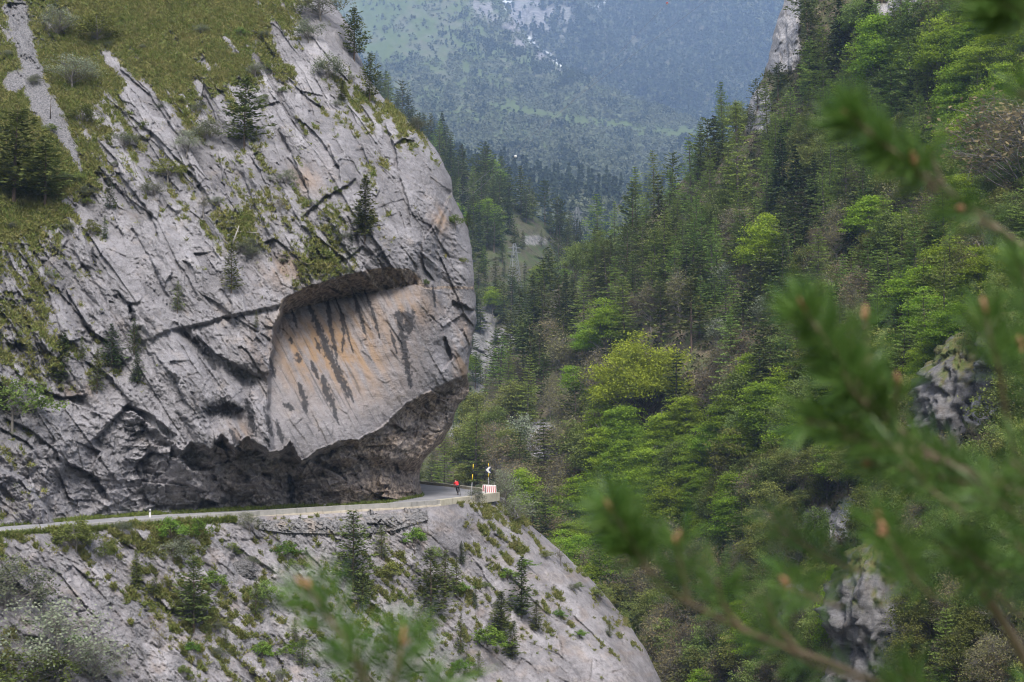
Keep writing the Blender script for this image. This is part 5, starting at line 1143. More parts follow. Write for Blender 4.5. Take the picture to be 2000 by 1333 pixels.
ATT = [(1400, 330, dict(larch=8, fir=1.5, pine=2)), (1330, 430, dict(larch=6, pine=3, fir=2)), (1450, 260, dict(larch=6, pine=2, olive=1)), (1220, 500, dict(pine=5, fir=4, larch=1, olive=.5)), (1130, 600, dict(pine=5, fir=4, spruce=1, olive=.7)), (1300, 600, dict(fir=5, pine=4, larch=1.5, bare=.5)), (1400, 560, dict(pine=4, fir=3, larch=1, bare=1, blossom=.5)),
       (1000, 720, dict(fir=3, pine=4, bare=1)), (1080, 800, dict(fir=3, pine=3, bare=3, larch=.7)), (970, 870, dict(fir=2, olive=3, bare=1, larch=1)), (1050, 950, dict(bare=6, olive=2, fir=1)), (1140, 890, dict(bare=5, fir=2, olive=1)), (1180, 820, dict(fir=4, bare=2, pine=2)), (1330, 930, dict(beech=9, olive=2)), (1400, 850, dict(beech=6, olive=2)), (1480, 850, dict(beech=3, olive=4)), (1230, 980, dict(beech=6)),
       (1350, 800, dict(fir=3, bare=3, spruce=1)), (1480, 720, dict(fir=3, bare=4, pine=1)), (1560, 620, dict(bare=4, fir=2, olive=2)), (1620, 450, dict(spruce=2.5, bare=4, olive=2.5, fir=1, larch=1)), (1540, 380, dict(larch=3, spruce=2, bare=2, olive=2, fir=1)), (1700, 560, dict(bare=3, olive=3, spruce=1, larch=1.5)), (1560, 260, dict(larch=5, fir=2, olive=2, blossom=.6)), (1680, 180, dict(larch=5, beech=3, fir=1, blossom=.4)), (1800, 130, dict(beech=4, larch=4, olive=1)),
       (1930, 150, dict(beech=3, olive=3, bare=1)), (1850, 330, dict(beech=4, larch=3, bare=1)), (1980, 330, dict(bare=4, olive=3)), (1760, 460, dict(olive=4, larch=2, beech=1, bare=2)), (1880, 520, dict(beech=3, olive=4, bare=1)), (1780, 640, dict(larch=3, beech=3, bare=1)), (1960, 620, dict(olive=4, bare=2)), (1650, 720, dict(bare=3, larch=2, fir=2, olive=2)), (1600, 850, dict(olive=4, beech=2, fir=1)),
       (1500, 980, dict(fir=3, bare=3, olive=3)), (1600, 1000, dict(bare=3, spruce=3, olive=3)), (1420, 1090, dict(fir=4, bare=3, pine=1)), (1300, 1100, dict(bare=3, beech=1, fir=2)), (1180, 1120, dict(bare=2, beech=2, fir=1)), (1250, 1240, dict(bare=2, olive=2, fir=2)), (1560, 1130, dict(bare=2, olive=2, fir=1)), (1450, 1250, dict(olive=2, bare=2, beech=1)), (1750, 900, dict(olive=4, bare=2)), (1900, 900, dict(olive=3, bare=3)),
       (1850, 1150, dict(bare=3, olive=3)), (1950, 1300, dict(bare=3, olive=2)), (1700, 1300, dict(bare=3, olive=2)), (1530, 130, dict(fir=3, pine=3)), (1620, 60, dict(spruce=3, fir=3, blossom=.6, larch=1)), (1480, 280, dict(pine=3, larch=3, fir=2)), (1430, 440, dict(larch=3, fir=3, bare=1))]
HB = dict(fir=(110, 165), spruce=(110, 165), pine=(105, 150), larch=(125, 180), beech=(95, 140), bare=(85, 125), olive=(90, 130), blossom=(55, 80))
CLEAR = [(1345, 775, 52, 72), (1490, 690, 40, 28), (1640, 560, 44, 30), (1050, 875, 50, 40), (1740, 470, 30, 24), (1570, 690, 50, 26), (1610, 1060, 60, 50), (1540, 1180, 60, 60), (1900, 835, 85, 125), (1705, 1260, 75, 190), (1660, 1010, 40, 40), (1420, 745, 26, 30), (1525, 60, 28, 80), (1490, 205, 18, 36), (1480, 380, 20, 30)]
rr = random.Random(21)
cand = []
for iy in range(48):
    for ix in range(35):
        cand.append((850 + ix * 36 + (18 if iy % 2 else 0) + rr.uniform(-15, 15), 90 + iy * 28 + rr.uniform(-12, 12)))
cnt = {}
for x, y in cand:
    dep = float(YH(x, y)); sc_ = (250 / dep) ** .55 * (.8 if y > 900 and x > 1350 else 1)
    wts = {}
    for ax, ay, dct in ATT:
        w = 1 / (1 + ((x - ax) ** 2 + (y - 50 - ay) ** 2) / 55 ** 2) ** 2
        for k_, v_ in dct.items(): wts[k_] = wts.get(k_, 0) + w * v_ * {'fir': .55, 'spruce': .4, 'pine': .7, 'larch': 1.9, 'olive': 1.1, 'bare': 1.1}.get(k_, 1)
    key = rr.choices(list(wts), list(wts.values()))[0]; hp = rr.uniform(*HB[key]) * sc_ * (1 if rr.random() < .8 else .65)
    if x < float(xs3(y)) + 6: continue
    if any(((x - a) / c_) ** 2 + ((y - b) / d_) ** 2 < 1 for a, b, c_, d_ in CLEAR): continue
    top = y - hp
    if y > 975 and x < float(xs2(y)) - 5 and x < float(xs2(max(top, 978))) - 10: continue
    if x < 985 and y > 970 and top > 950: continue
    if x < float(xsil(min(top, 960))) - 25: continue
    if any((x - a) ** 2 + (y - hp / 2 - b) ** 2 < 30 ** 2 for a, b in TAKEN): continue
    if 1150 < x < 1480 and 850 < y < 1120 and key in ('bare', 'fir', 'pine', 'spruce') and (x - 1310) ** 2 / 170 ** 2 + (y - 970) ** 2 / 130 ** 2 < 1: key = 'beech'
    if 1480 < x < 1572 and y < 275: continue
    if (x - 1262) ** 2 / 70 ** 2 + (y - 780) ** 2 / 110 ** 2 < 1: continue
    if x > 1750 and y > 1150 and rr.random() < .4: continue
    forest(HILL, x, y, hp, key, lean=rr.gauss(0, .03)); cnt[key] = cnt.get(key, 0) + 1
print('forest', cnt)
# trees on the slope behind the cliff
ZM = [(840, 290, 'on the dark crest behind the cliff'), (980, 400, 'on the dark wooded flank behind the cliff'), (1060, 470, 'round the pylon clearing'), (950, 600, 'in the grey gully behind the cliff'), (900, 850, 'beyond the far parapet')]
def zm(x, y): return min(ZM, key=lambda z: (z[0] - x) ** 2 + (z[1] - y) ** 2)[2]
MCLEAR = [(1030, 520, 62, 56), (960, 690, 44, 40), (905, 870, 18, 36), (1045, 462, 40, 16)]
nm = {}
for iy in range(36):
    for ix in range(26):
        x = 740 + ix * 20 + rr.uniform(-9, 9); y = 215 + iy * 22 + rr.uniform(-9, 9)
        if y < float(yt4(x)) + 3: continue
        hp = rr.uniform(66, 100) * (1.0 if y < 520 else .85)
        key = rr.choices(['fir', 'spruce', 'pine', 'beech', 'larch'], [5, 2, 2.5, .35 if y < 500 else .9, .4])[0]
        if y > 520 and rr.random() < .35: continue
        inclear = any(((x - a) / c_) ** 2 + ((y - b) / d_) ** 2 < 1 for a, b, c_, d_ in MCLEAR)
        if inclear:
            if rr.random() < .55: continue
            hp *= .5
        if x < float(xsil(y - hp)) - 12 and x < float(xsil(y - hp * .5)) - 12: continue
        if x > float(xs3(y)) + 20 and x > float(xs3(y - hp)) + 20: continue
        if y > 975: continue
        p = surf_at(MID, x, y); l = f'hazy {KW[key]} {zm(x, y - hp / 2)}'
        plant(key, Vector(p), hpx(hp, p[1]), l, l + ' group', sx=rr.uniform(.8, 1.05)); nm[key] = nm.get(key, 0) + 1
print('mid', nm)

# undergrowth between the trees
g = np.random.default_rng(88); ok_ = (1 - HILL['mask'][..., 0]) * (HILL['py'] > -60) * (HILL['py'] < 1345); pr_ = (ok_ / ok_.sum()).ravel()
ii = g.choice(len(pr_), 10000, p=pr_); bb_ = HILL['W'].reshape(-1, 3)[ii]; k_ = 9
c_ = bb_[:, None] + g.normal(size=(10000, k_, 3)) * np.array([.7, .7, .35]) + np.array([0, 0, .45]); nr_ = unit(np.array([0, -.2, .8]) + g.normal(size=c_.shape) * .6); ax_ = unit(np.cross(nr_, g.normal(size=c_.shape))); s_ = .34 * g.uniform(.5, 1.3, c_.shape[:2] + (1,))
v_, q_ = diamonds(c_.reshape(-1, 3), (ax_ * s_).reshape(-1, 3), (np.cross(nr_, ax_) * s_ * .6).reshape(-1, 3)); tn_ = np.clip(.5 + .5 * fbm(HILL['px'].ravel()[ii] / 40, HILL['py'].ravel()[ii] / 40, 89, 3)[:, None] + g.normal(size=(10000, k_)) * .25, 0, 1).ravel()
M['under'] = leaf_mat('undergrowth_leaves', (.045, .040, .024), (.085, .105, .035), 0, 0, .3)
tag(link('undergrowth', mesh_np('undergrowth', v_, q_, attrs={'tint': np.repeat(tn_, 4)}), M['under']), 'brown and olive undergrowth between the forest trees', 'undergrowth', kind='stuff')

# far woods, beyond counting
def far_trees(name, S, n, keep, hgt, wid, nl, size, label, cat, seed, cone=.3):
    g = np.random.default_rng(seed); ny, nx = S['px'].shape
    i = g.integers(0, ny * nx, n * 4); x = S['px'].ravel()[i]; y = S['py'].ravel()[i]
    prob, tint, con = keep(x, y); ok = g.random(len(i)) < prob; i = i[ok][:n]; tint = tint[ok][:n]; con = con[ok][:n]
    base = S['W'].reshape(-1, 3)[i] + g.normal(size=(len(i), 3)) * np.array([wid * .6, wid * .6, 0])
    m = len(i); h = hgt * g.uniform(.6, 1.3, m); w = wid * g.uniform(.7, 1.3, m)
    f = g.random((m, nl)) ** .8; a = g.uniform(0, 2 * PI, (m, nl))
    prof = np.where(con[:, None] > .5, 1 - f, np.sqrt(np.clip(1 - (2 * f - 1) ** 2, 0, 1)) * .9 + .1)
    rad = w[:, None] * prof * np.sqrt(g.random((m, nl)))
    hh = np.where(con > .5, h, h * .62)
    c = base[:, None] + np.stack([np.cos(a) * rad, np.sin(a) * rad, f * hh[:, None]], -1)
    nr = unit(np.array([0, -.3, .6]) + g.normal(size=(m, nl, 3)) * .6); ax = unit(np.cross(nr, g.normal(size=(m, nl, 3)))); sd = np.cross(nr, ax)
    s = size * g.uniform(.6, 1.3, (m, nl, 1)); v, q = diamonds(c.reshape(-1, 3), (ax * s).reshape(-1, 3), (sd * s * .7).reshape(-1, 3))
    tt = np.clip(tint[:, None] + g.normal(size=(m, nl)) * .08, 0, 1).ravel()
    tag(link(name, mesh_np(name, v, q, attrs={'tint': np.repeat(tt, 4)}), M['fargreen']), label, cat, kind='stuff'); print(name, m)
gk = np.random.default_rng(77)
def keepV(x, y):
    br = (y > 405) & (gk.random(len(x)) < .8); t = np.where(br, .35 + .5 * gk.random(len(x)), .05 * gk.random(len(x)))
    return ((x > 820) & (x < 1420)).astype(float), t, np.where(br, 0., 1.)
far_trees('distant_forest', VAL, 1700, keepV, 18, 4.2, 70, 1.7, 'dark distant woods on the ridge across the valley', 'forest', 31)
def keepA(x, y):
    n = fbm(x / 40, y / 28, 270, 4); md = far_mask(x, y); bl = sst(-.1, .25, n)
    dense = .25 + .75 * bl * (1 - .8 * md[:, 1]) ; dense *= np.where((x < 900) & (y < 110), .25, 1) * (1 - .8 * md[:, 0]) * (1 - .85 * np.exp(-((y - np.interp(x, [940, 1000, 1100, 1200, 1300, 1420], [200, 214, 232, 246, 258, 268])) / 9.) ** 2) * (x > 950))
    co = gk.random(len(x)) < np.where(n > .2, .6, .03); co |= (np.abs(y - 114 - (x - 1000) * .3) < 20 * (1 + n)) & (x > 930) & (x < 1150); co |= (np.abs(y - 78 - (x - 880) * .5) < 12 * (1 + 2 * n)) & (x > 850) & (x < 960)
    return dense * (x > 650), np.where(co, .08 + .1 * gk.random(len(x)), np.clip(.45 + .35 * gk.random(len(x)) + .3 * n, .2, 1)), co.astype(float)
far_trees('far_scrub_forest', FARA, 19000, keepA, 11, 5.0, 15, 2.4, 'scattered scrub trees over the hazy far slope', 'forest', 32)
def keepB(x, y):
    n = fbm(x / 40, y / 34, 280, 4); m = farb_mask(x, y); co = gk.random(len(x)) < .7
    return (1 - .93 * m[:, 0]) * (1 - m[:, 2]) * (x > 980) * (x < 1600), np.where(co, .06 + .1 * gk.random(len(x)), .3 + .5 * gk.random(len(x))), co.astype(float)
far_trees('far_mountain_forest', FARB, 15000, keepB, 20, 7.5, 12, 4.2, 'dense blue forest over the far mountain face', 'forest', 33)

# grass tufts on cliff, slope and verges
def tufts(S, n, keep, size, seed):
    g = np.random.default_rng(seed); w = keep; p = w.ravel() / w.sum(); i = g.choice(len(p), n, p=p)
    base = S['W'].reshape(-1, 3)[i] + g.normal(size=(n, 3)) * .06; x_, y_ = S['px'].ravel()[i], S['py'].ravel()[i]; return base, .5 + .75 * fbm(x_ / 45, y_ / 30, seed + 3, 4)
def tuft_mesh(name, parts, label):
    V_, F_, T_ = [], [], []; b = 0
    for base, size, tlo, thi, seed, tn in parts:
        g = np.random.default_rng(seed); n = len(base); k = 6
        s = size * g.uniform(.5, 1.4, (n, 1, 1)); d = g.normal(size=(n, k, 3)) * np.array([.6, .6, .25]) + np.array([0, -.25, .62]); d = unit(d) * s * g.uniform(.6, 1.2, (n, k, 1))
        sd = unit(np.cross(d, g.normal(size=(n, k, 3)))) * s * .16; o = base[:, None] + g.normal(size=(n, k, 3)) * size * .22
        v = np.stack([o - sd, o + sd, o + d], 2).reshape(-1, 3); V_.append(v); F_.append(np.arange(len(v)).reshape(-1, 3) + b); b += len(v)
        t = np.clip((g.uniform(tlo, thi, n) * .5 + .5 * (tlo + (thi - tlo) * tn))[:, None] + g.normal(size=(n, k)) * .1, 0, 1).ravel(); T_.append(np.repeat(t, 3))
    tag(link(name, mesh_np(name, np.concatenate(V_), tris=np.concatenate(F_), attrs={'tint': np.concatenate(T_)}), M['grass']), label, 'grass', kind='stuff')
w = np.clip(CL['grass'], 0, 1) ** 1.5 * (CL['py'] > -20) * (CL['px'] > -20)
b1, t1_ = tufts(CL, 42000, w, .3, 51)
w2 = np.clip(LS['grass'], 0, 1) ** 1.3 * (LS['py'] < 1345) * (LS['px'] > -20)
b2, t2_ = tufts(LS, 26000, w2, .3, 52)
tuft_mesh('cliff_grass', [(b1, .34, 0, .9, 61, t1_)], 'olive and straw grass on the cliff ledges')
tuft_mesh('slope_grass', [(b2, .27, 0, .85, 62, t2_)], 'tufts of grass between the pale slabs of the lower slope')
# verge under the cliff and fringe outside the parapet
g = np.random.default_rng(63)
xv = g.uniform(-60, 826, 5200); yv = ybase(xv) + g.uniform(-3.0, 3.2, len(xv)); vb = G(xv, yv, ZR + .02); vb[:, 1] -= .0
xf = np.concatenate([g.uniform(-60, 460, 2600), g.uniform(0, 260, 1500)]); fb_ = np.array([P(x, float(np.interp(x, [-60, 0, 150, 300, 460], [1049, 1045, 1035, 1024, 1012])) + g.uniform(0, 8), float(np.interp(x, [o[0] for o in [(-60, 0), (0, 1), (150, 2), (300, 3), (450, 4)]], [outl[j].y for j in range(5)])) - .5) for x in xf])
tuft_mesh('verge_grass', [(vb, .26, 0, .35, 64, .5), (fb_, .30, 0, .4, 65, .5)], 'green grass verge between road and rock')
xg = np.concatenate([np.linspace(-80, 820, 150)]); inn = G(xg, ybase(xg) - 4, ZR + .03); oute = G(xg, ybase(xg) + 2.2 + .8 * fbm(xg / 20, xg * 0, 290, 3), ZR + .012)
inn[:, 2] = ZR + .16
me = mesh_np('verge', np.concatenate([inn, oute]), np.stack([np.arange(149), np.arange(149) + 150, np.arange(149) + 151, np.arange(149) + 1], -1), attrs={'mask': np.tile([0, .9, 0, 1.], (300, 1))})
tag(link('verge', me, M['soil']), 'grass verge at the foot of the cliff', 'verge', kind='structure')

# ------------------------------------------------------------------ crags, boulder
hy0 = lambda x, y: float(surf_at(HILL, x, y)[1])
def crag(name, cx, cy, wp, hp, Y, label, seed, shape=None, grass=.4, depth=1.0):
    nu, nv = 120, 90
    u = np.linspace(0, 2 * PI, nu, endpoint=False)[None, :]; v = np.linspace(-.5 * PI, .5 * PI, nv)[:, None]
    sx = np.sign(np.cos(u)) * np.abs(np.cos(u)) ** .8 * np.abs(np.cos(v)) ** .7; sy = np.sign(np.sin(u)) * np.abs(np.sin(u)) ** .8 * np.abs(np.cos(v)) ** .7; sz = np.sin(v) + 0 * u
    k = Y / FPX; h1 = facets(u * 3 / PI * 2 + sz * .5, sz * 3.2 + .4 * sx, seed, 1.3)[0]; h2 = facets(u * 6.5 + sz, sz * 7, seed + 1, 1.4)[0]; h3 = facets(u * 14 + sz, sz * 15, seed + 2, 1.4)[0]
    r = 1 + .20 * h1 + .13 * h2 + .055 * h3 + .2 * fbm(u * 1.3, sz * 2, seed + 3, 3)
    if shape: r = r * np.interp(sz, *zip(*shape))
    c = V(cx, cy, Y); W = np.stack([c.x + sx * r * wp / 2 * k, c.y + sy * r * wp / 2 * k * depth, c.z + sz * hp / 2 * k * (.85 + .15 * r)], -1)
    q = grid_quads(nv, nu + 1); q = (q // (nu + 1)) * nu + (q % (nu + 1)) % nu
    n2 = fbm(u * 4, sz * 5, seed + 4, 4); gm = sst(.35, .6, sz * .8 + n2 * .7 + grass - .4); z = 0 * gm
    mk = np.stack([gm, z, .8 * sst(.35, .5, fbm(u * 5, sz * 2, seed + 5, 3)), z + 1], -1)
    me = mesh_np(name, W.reshape(-1, 3), q, attrs={'mask': mk.reshape(-1, 4), 'mask_b': np.tile([0, 0, 0, 1.], (nu * nv, 1))})
    tag(link(name, me, M['outcrop']), label, 'crag')
crag('rock_crag', 1725, 1225, 205, 370, hy0(1722, 1220) + .8, 'grey overhanging crag among the near pine branches low in the gorge', 320, [(-1, 1.5), (-.55, 1.15), (-.2, .85), (.1, 1.08), (.55, .95), (1, .55)], .4)
crag('rock_crag', 1890, 790, 195, 300, hy0(1890, 790) + 1.8, 'pale outcrop half hidden by pine needles at the right', 330, [(-1, 1.3), (-.3, 1.1), (.2, .95), (.7, .7), (1, .5)], .5)
crag('rock_crag', 1985, 720, 130, 220, hy0(1985, 720) - 1, 'darker outcrop right of the pale one at the right edge', 350, None, .5)
crag('rock_crag', 1540, 1215, 60, 130, hy0(1540, 1215) - 1, 'small dark crag left of the yellow-green tree', 360, None, .3)
p = slope_at(478, 1122)
crag('boulder', 474, 1118, 44, 44, p[1] + .2, 'grey slab boulder lying in the slope grass', 340, None, -.6, .6)

# ------------------------------------------------------------------ pylons and power line
M['pylon'] = plain('pylon_steel', (.19, .20, .21), .5, .1, 4, .2)
def pylon(x, y, hp, label):
    p = surf_at(MID, x, y); H = hpx(hp, p[1]); root = empty('pylon', p, .35); tag(root, label, 'pylon')
    w0, w1 = H * .13, H * .022
    def cor(z, i): w = w0 + (w1 - w0) * min(z / H / .96, 1); return (w * (1 if i in (0, 3) else -1), w * (1 if i < 2 else -1), z)
    lg = MB(); [lg.tube([cor(-.5, i), cor(H, i)], .10, 4) for i in range(4)]; lg.build('tower_legs', M['pylon'], root)
    br = MB(); n = 8
    for k_ in range(n):
        z0, z1 = H * k_ / n, H * (k_ + 1) / n
        for i in range(4): br.tube([cor(z0, i), cor(z1, (i + 1) % 4)], .05, 4); br.tube([cor(z1, i), cor(z1, (i + 1) % 4)], .05, 4)
    br.build('bracing', M['pylon'], root)
    for z in (.80, .90):
        MB().tube([(-H * .15, 0, H * z), (0, 0, H * (z + .03)), (H * .15, 0, H * z)], .08, 4).tube([(-H * .15, 0, H * z), (H * .15, 0, H * z)], .08, 4).build('cross_arm', M['pylon'], root)
pylon(1006, 565, 88, 'left lattice pylon standing in the clearing'); pylon(1129, 496, 94, 'right lattice pylon among trees at the valley gap')
M['cable'] = plain('cable', (.10, .10, .11), .5, .1)
def cable(pts, label):
    t = np.linspace(0, 1, 40); a = np.array(pts, float); s = np.linspace(0, 1, len(a)); q = np.stack([np.interp(t, s, a[:, i]) for i in range(3)], -1)
    pp = [Vector(P(*r)) for r in q]; MBo = MB().tube(pp, .03, 4).build('power_cable', M['cable']); tag(MBo, label, 'power line')
cable([(840, 452, 300), (1007, 306, 325), (1135, 181, 340), (1306, 4, 360), (1440, -140, 380)], 'left thin cable with marker balls climbing to the upper right')
cable([(830, 440, 300), (1140, 180, 340), (1383, -1, 360), (1540, -120, 380)], 'right thin cable without balls climbing to the upper right')
for x, y, Y, mt, lb in [(1007, 306, 325, 'white', 'white marker ball hanging on the cable before the dark forest'), (1303, 7, 359.6, 'red', 'red and white marker ball on the cable at the top edge')]:
    c = V(x, y, Y); root = empty('marker_ball', c); tag(root, lb, 'marker ball')
    b = MB().ball((0, 0, 0), .34, 14, 8); b.build('lower_half', M['white'], root, True)
    if mt == 'red': MB().ball((0, 0, .012), .345, 14, 8).build('red_cap', M['red'], root, True).scale = (1, 1, .98)
    MB().tube([(-.36, 0, 0), (.36, 0, 0)], .05, 6).build('clamp', M['steel'], root, True)

# ------------------------------------------------------------------ near pine branches
tn = NT('near_pine_needles'); at = tn.attr('tint'); cc = tn.mix(at.outputs['Fac'], (.042, .112, .018), (.18, .285, .068))
d_ = tn.n('ShaderNodeBsdfPrincipled'); tn.t.links.new(cc, d_.inputs['Base Color']); d_.inputs['Roughness'].default_value = .45
t_l = tn.n('ShaderNodeBsdfTranslucent'); tn.t.links.new(cc, t_l.inputs[0]); mx = tn.n('ShaderNodeMixShader'); mx.inputs[0].default_value = .35
tn.t.links.new(d_.outputs[0], mx.inputs[1]); tn.t.links.new(t_l.outputs[0], mx.inputs[2]); oo = tn.n('ShaderNodeOutputMaterial'); tn.t.links.new(mx.outputs[0], oo.inputs[0])
M['needle'] = tn.m
M['pinebud'] = plain('pine_bud', (.29, .155, .085), .8, .25, 60); M['twigbark'] = plain('twig_bark', (.21, .155, .11), .9, .3, 40)
def smooth_path(pts, n=24):
    a = np.array(pts, float); s = np.linspace(0, 1, len(a)); t = np.linspace(0, 1, n); q = np.stack([np.interp(t, s, a[:, i]) for i in range(a.shape[1])], -1)
    for _ in range(3): q[1:-1] = .25 * q[:-2] + .5 * q[1:-1] + .25 * q[2:]
    return q
def shoot(parent, ctrl, needle=(0, .6), dens=1.0, thick=.0035, bud=True, nlen=.052, seed=0):
    """ctrl: tip first, (px, py, Y)"""
    g = np.random.default_rng(seed); q = smooth_path(ctrl); W = P(q[:, 0], q[:, 1], q[:, 2]); n = len(W)
    tv, tq = tubes([(W, np.linspace(thick * .5, thick * 1.0, n))], 6)
    br = link('branch', mesh_np('branch', tv, tq, smooth=True), M['twigbark'], parent)
    L = np.linalg.norm(np.diff(W, axis=0), axis=1).sum() * (needle[1] - needle[0]); m = int(L * 1750 * dens)
    f = g.uniform(needle[0], needle[1], m); cl_ = vn(f * 9 + seed, f * 0 + seed * .37, 5) + .5 * vn(f * 23, f * 0 + seed, 6); f = f[cl_ > -.28]; m = len(f); f = f * (n - 1); i = np.clip(f.astype(int), 0, n - 2); b = W[i] + (W[i + 1] - W[i]) * (f - i)[:, None]; tg = unit(W[i] - W[i + 1])
    rd = rsph(g, m); rd = unit(rd - tg * (rd * tg).sum(-1, keepdims=True)); an = np.radians(g.uniform(18, 62, m))[:, None]
    d = tg * np.cos(an) + rd * np.sin(an); ln = (nlen * g.uniform(.75, 1.15, m))[:, None]; sd = unit(np.cross(d, g.normal(size=(m, 3)))) * .0012
    mid = b + d * ln * .55 + rd * ln * .03; v = np.stack([b - sd, mid - sd, b + d * ln, mid + sd], 1).reshape(-1, 3)
    T = np.repeat(np.clip(g.normal(size=m) * .22 + .4, 0, 1), 4)
    link('needles', mesh_np('needles', v, np.arange(4 * m).reshape(-1, 4), attrs={'tint': T}), M['needle'], br)
    if bud:
        dirt = unit(W[0] - W[2]); bb = MB()
        for k_ in range(3):
            dv = Vector(unit(dirt + g.normal(size=3) * (.12 if k_ == 0 else .45))); l_ = .017 if k_ == 0 else .009; p0 = Vector(W[0])
            bb.tube([p0, p0 + dv * l_ * .5, p0 + dv * l_], [.0030, .0034, .0012], 8)
        bb.build('bud', M['pinebud'], br, True)
def near_tree(name, trunk, label):
    root = empty(name, (0, 0, 0)); tag(root, label, 'pine')
    tv, tq = tubes([(np.array(trunk, float)[:, :3], np.array(trunk, float)[:, 3])], 12); link('trunk', mesh_np('trunk', tv, tq, smooth=True), M['bark_pine'], root)
    return root
T1 = near_tree('pine_tree', [(1.15, 1.9, -2.2, .075), (1.12, 1.9, -1.2, .068), (1.1, 1.88, -.2, .06), (1.08, 1.85, .8, .045), (1.05, 1.8, 1.8, .02)], 'near pine reaching blurred branches in from the right edge')
B = 1.5
SH = [([(1668, 235, 1.45), (1700, 262, 1.46), (1790, 330, 1.5), (1890, 400, 1.55), (1990, 478, 1.6), (2090, 540, 1.65), (2560, 640, 1.85)], (0, .42), 1.1, .004),
      ([(1786, 318, 1.47), (1795, 345, 1.49), (1830, 375, 1.52)], (0, 1), .9, .003), ([(1880, 410, 1.5), (1900, 425, 1.53), (1950, 450, 1.57)], (0, 1), 1.0, .003), ([(1818, 300, 1.55), (1830, 330, 1.55), (1850, 385, 1.55)], (0, .9), .6, .003),
      ([(1572, 608, 1.42), (1600, 650, 1.43), (1660, 735, 1.46), (1740, 830, 1.5), (1830, 900, 1.54), (1950, 950, 1.6), (2100, 1000, 1.68), (2600, 1100, 1.9)], (0, .42), 1.15, .004),
      ([(1690, 625, 1.5), (1695, 680, 1.5), (1690, 740, 1.48)], (0, 1), .75, .003), ([(1645, 725, 1.42), (1665, 765, 1.44), (1700, 800, 1.47)], (0, 1), 1.0, .003), ([(1752, 752, 1.46), (1748, 790, 1.48), (1750, 835, 1.5)], (0, 1), .9, .003), ([(1575, 822, 1.44), (1640, 835, 1.46), (1740, 868, 1.5), (1830, 900, 1.54)], (0, .75), 1.0, .003),
      ([(1640, 850, 1.46), (1690, 865, 1.48), (1760, 880, 1.5)], (0, 1), .9, .003), ([(1925, 612, 1.42), (1935, 660, 1.42), (1955, 740, 1.45), (1965, 830, 1.5), (2000, 960, 1.6)], (0, .5), 1.0, .0035), ([(1998, 520, 1.5), (2010, 580, 1.5), (2030, 680, 1.5), (2080, 800, 1.6)], (0, .6), 1.0, .0035), ([(1996, 680, 1.45), (2005, 720, 1.47), (2040, 800, 1.5)], (0, 1), .9, .003),
      ([(1195, 1000, 1.42), (1240, 1070, 1.44), (1275, 1135, 1.46), (1340, 1178, 1.48), (1500, 1255, 1.52), (1620, 1292, 1.56), (1700, 1330, 1.6), (1900, 1400, 1.7), (2500, 1500, 1.95)], (0, .2), 1.2, .0042), ([(1322, 1062, 1.44), (1330, 1110, 1.46), (1345, 1175, 1.48)], (0, 1), 1.0, .003), ([(1400, 1128, 1.46), (1410, 1180, 1.48), (1450, 1230, 1.5)], (0, .9), .9, .003), ([(1500, 1175, 1.5), (1510, 1215, 1.51), (1560, 1272, 1.54)], (0, .8), .8, .003),
      ([(1840, 1065, 1.5), (1880, 1105, 1.53), (1930, 1170, 1.56), (1985, 1255, 1.6), (2060, 1400, 1.7), (2400, 1550, 1.9)], (0, .06), .5, .0065), ([(1700, 905, 1.5), (1760, 915, 1.54), (1870, 940, 1.58), (1960, 950, 1.6)], (0, .8), .8, .0038),
      ([(1955, 5, 1.38), (1985, 25, 1.4), (2050, 60, 1.45), (2200, 90, 1.5), (2500, 120, 1.8)], (0, .35), 1.1, .004), ([(1905, -15, 1.4), (1960, 0, 1.42), (2060, 20, 1.46)], (0, .7), 1.0, .003), ([(1990, 180, 1.5), (2030, 200, 1.5), (2100, 230, 1.55)], (0, .8), .5, .003)]
rs = random.Random(9)
for i in range(21):
    x = rs.uniform(1470, 2030); y = rs.uniform(860, 1345)
    if 1560 < x < 1720 and 1060 < y < 1270: continue
    if x < 1700 and y < 1180 and rs.random() < .75: continue
    dx, dy = rs.uniform(40, 120), rs.uniform(30, 95); Y = rs.uniform(1.4, 1.75); SH.append(([(x, y, Y), (x + dx * .5, y + dy * .5, Y + .02), (x + dx, y + dy, Y + .05), (x + dx * 1.9, y + dy * 1.5, Y + .1)], (0, 1), rs.uniform(.5, .9), .0021))
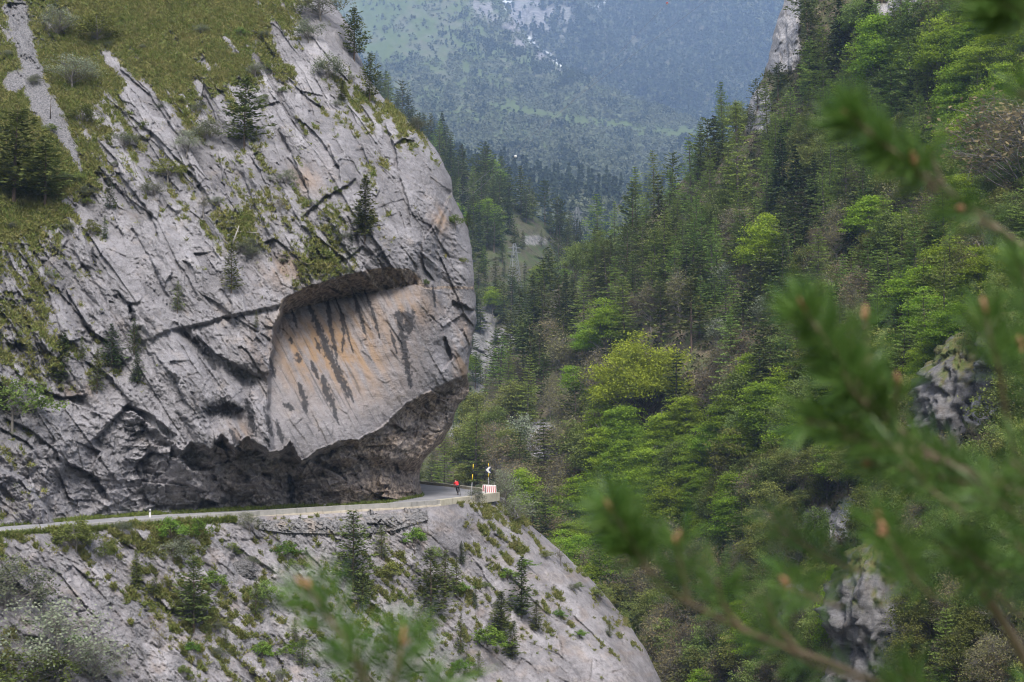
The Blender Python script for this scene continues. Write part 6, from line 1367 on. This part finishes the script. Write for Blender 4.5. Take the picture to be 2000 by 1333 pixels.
for i, (c, nd, dn, th) in enumerate(SH): shoot(T1, c, nd, dn, th, i in (0, 1, 2, 4, 5, 7, 10, 12, 13, 14, 18, 22, 29, 36, 43), .054, 900 + i)
T2 = near_tree('young_pine', [(-.26, 1.42, -1.9, .02), (-.22, 1.42, -1.1, .014), (-.17, 1.42, -.55, .008), (-.14, 1.42, -.33, .005)], 'near young pine poking its blurred tip in from the bottom edge')
for i, (c, nd, dn, th) in enumerate([([(602, 1150, 1.38), (640, 1205, 1.39), (690, 1275, 1.4), (725, 1340, 1.42), (745, 1440, 1.42)], (0, .62), 1.15, .004), ([(786, 1258, 1.4), (778, 1300, 1.4), (760, 1350, 1.41), (745, 1440, 1.42)], (0, .8), 1.2, .0035), ([(690, 1290, 1.37), (700, 1320, 1.39), (735, 1400, 1.42)], (0, .9), .7, .003), ([(870, 1330, 1.45), (840, 1370, 1.44), (760, 1430, 1.42)], (0, .8), .8, .003)]):
    shoot(T2, c, nd, dn, th, i < 2, .056, 980 + i)

# ------------------------------------------------------------------ the air
bpy.context.view_layer.update()
lo = np.full(3, 1e9); hi = -lo
for o in scene.objects:
    if o.type == 'MESH':
        for c in o.bound_box:
            w = np.array(o.matrix_world @ Vector(c)); lo = np.minimum(lo, w); hi = np.maximum(hi, w)
lo -= np.array([20, 20, 1.0]); hi += 20; c = (lo + hi) / 2; s = hi - lo
hz = MB().box(c, s); ho = hz.build('haze', None); tag(ho, 'blue spring haze filling the valley', 'haze', kind='stuff')
hm = bpy.data.materials.new('haze'); hm.use_nodes = True; ht = hm.node_tree; ht.nodes.clear()
pv = ht.nodes.new('ShaderNodeVolumePrincipled'); pv.inputs['Color'].default_value = (.44, .63, 1, 1); pv.inputs['Density'].default_value = 1.25e-4; pv.inputs['Density Attribute'].default_value = ''
ho_ = ht.nodes.new('ShaderNodeOutputMaterial'); ht.links.new(pv.outputs[0], ho_.inputs['Volume']); ho.data.materials.append(hm)
print('plants', NPLANT[0], 'box', lo, hi)
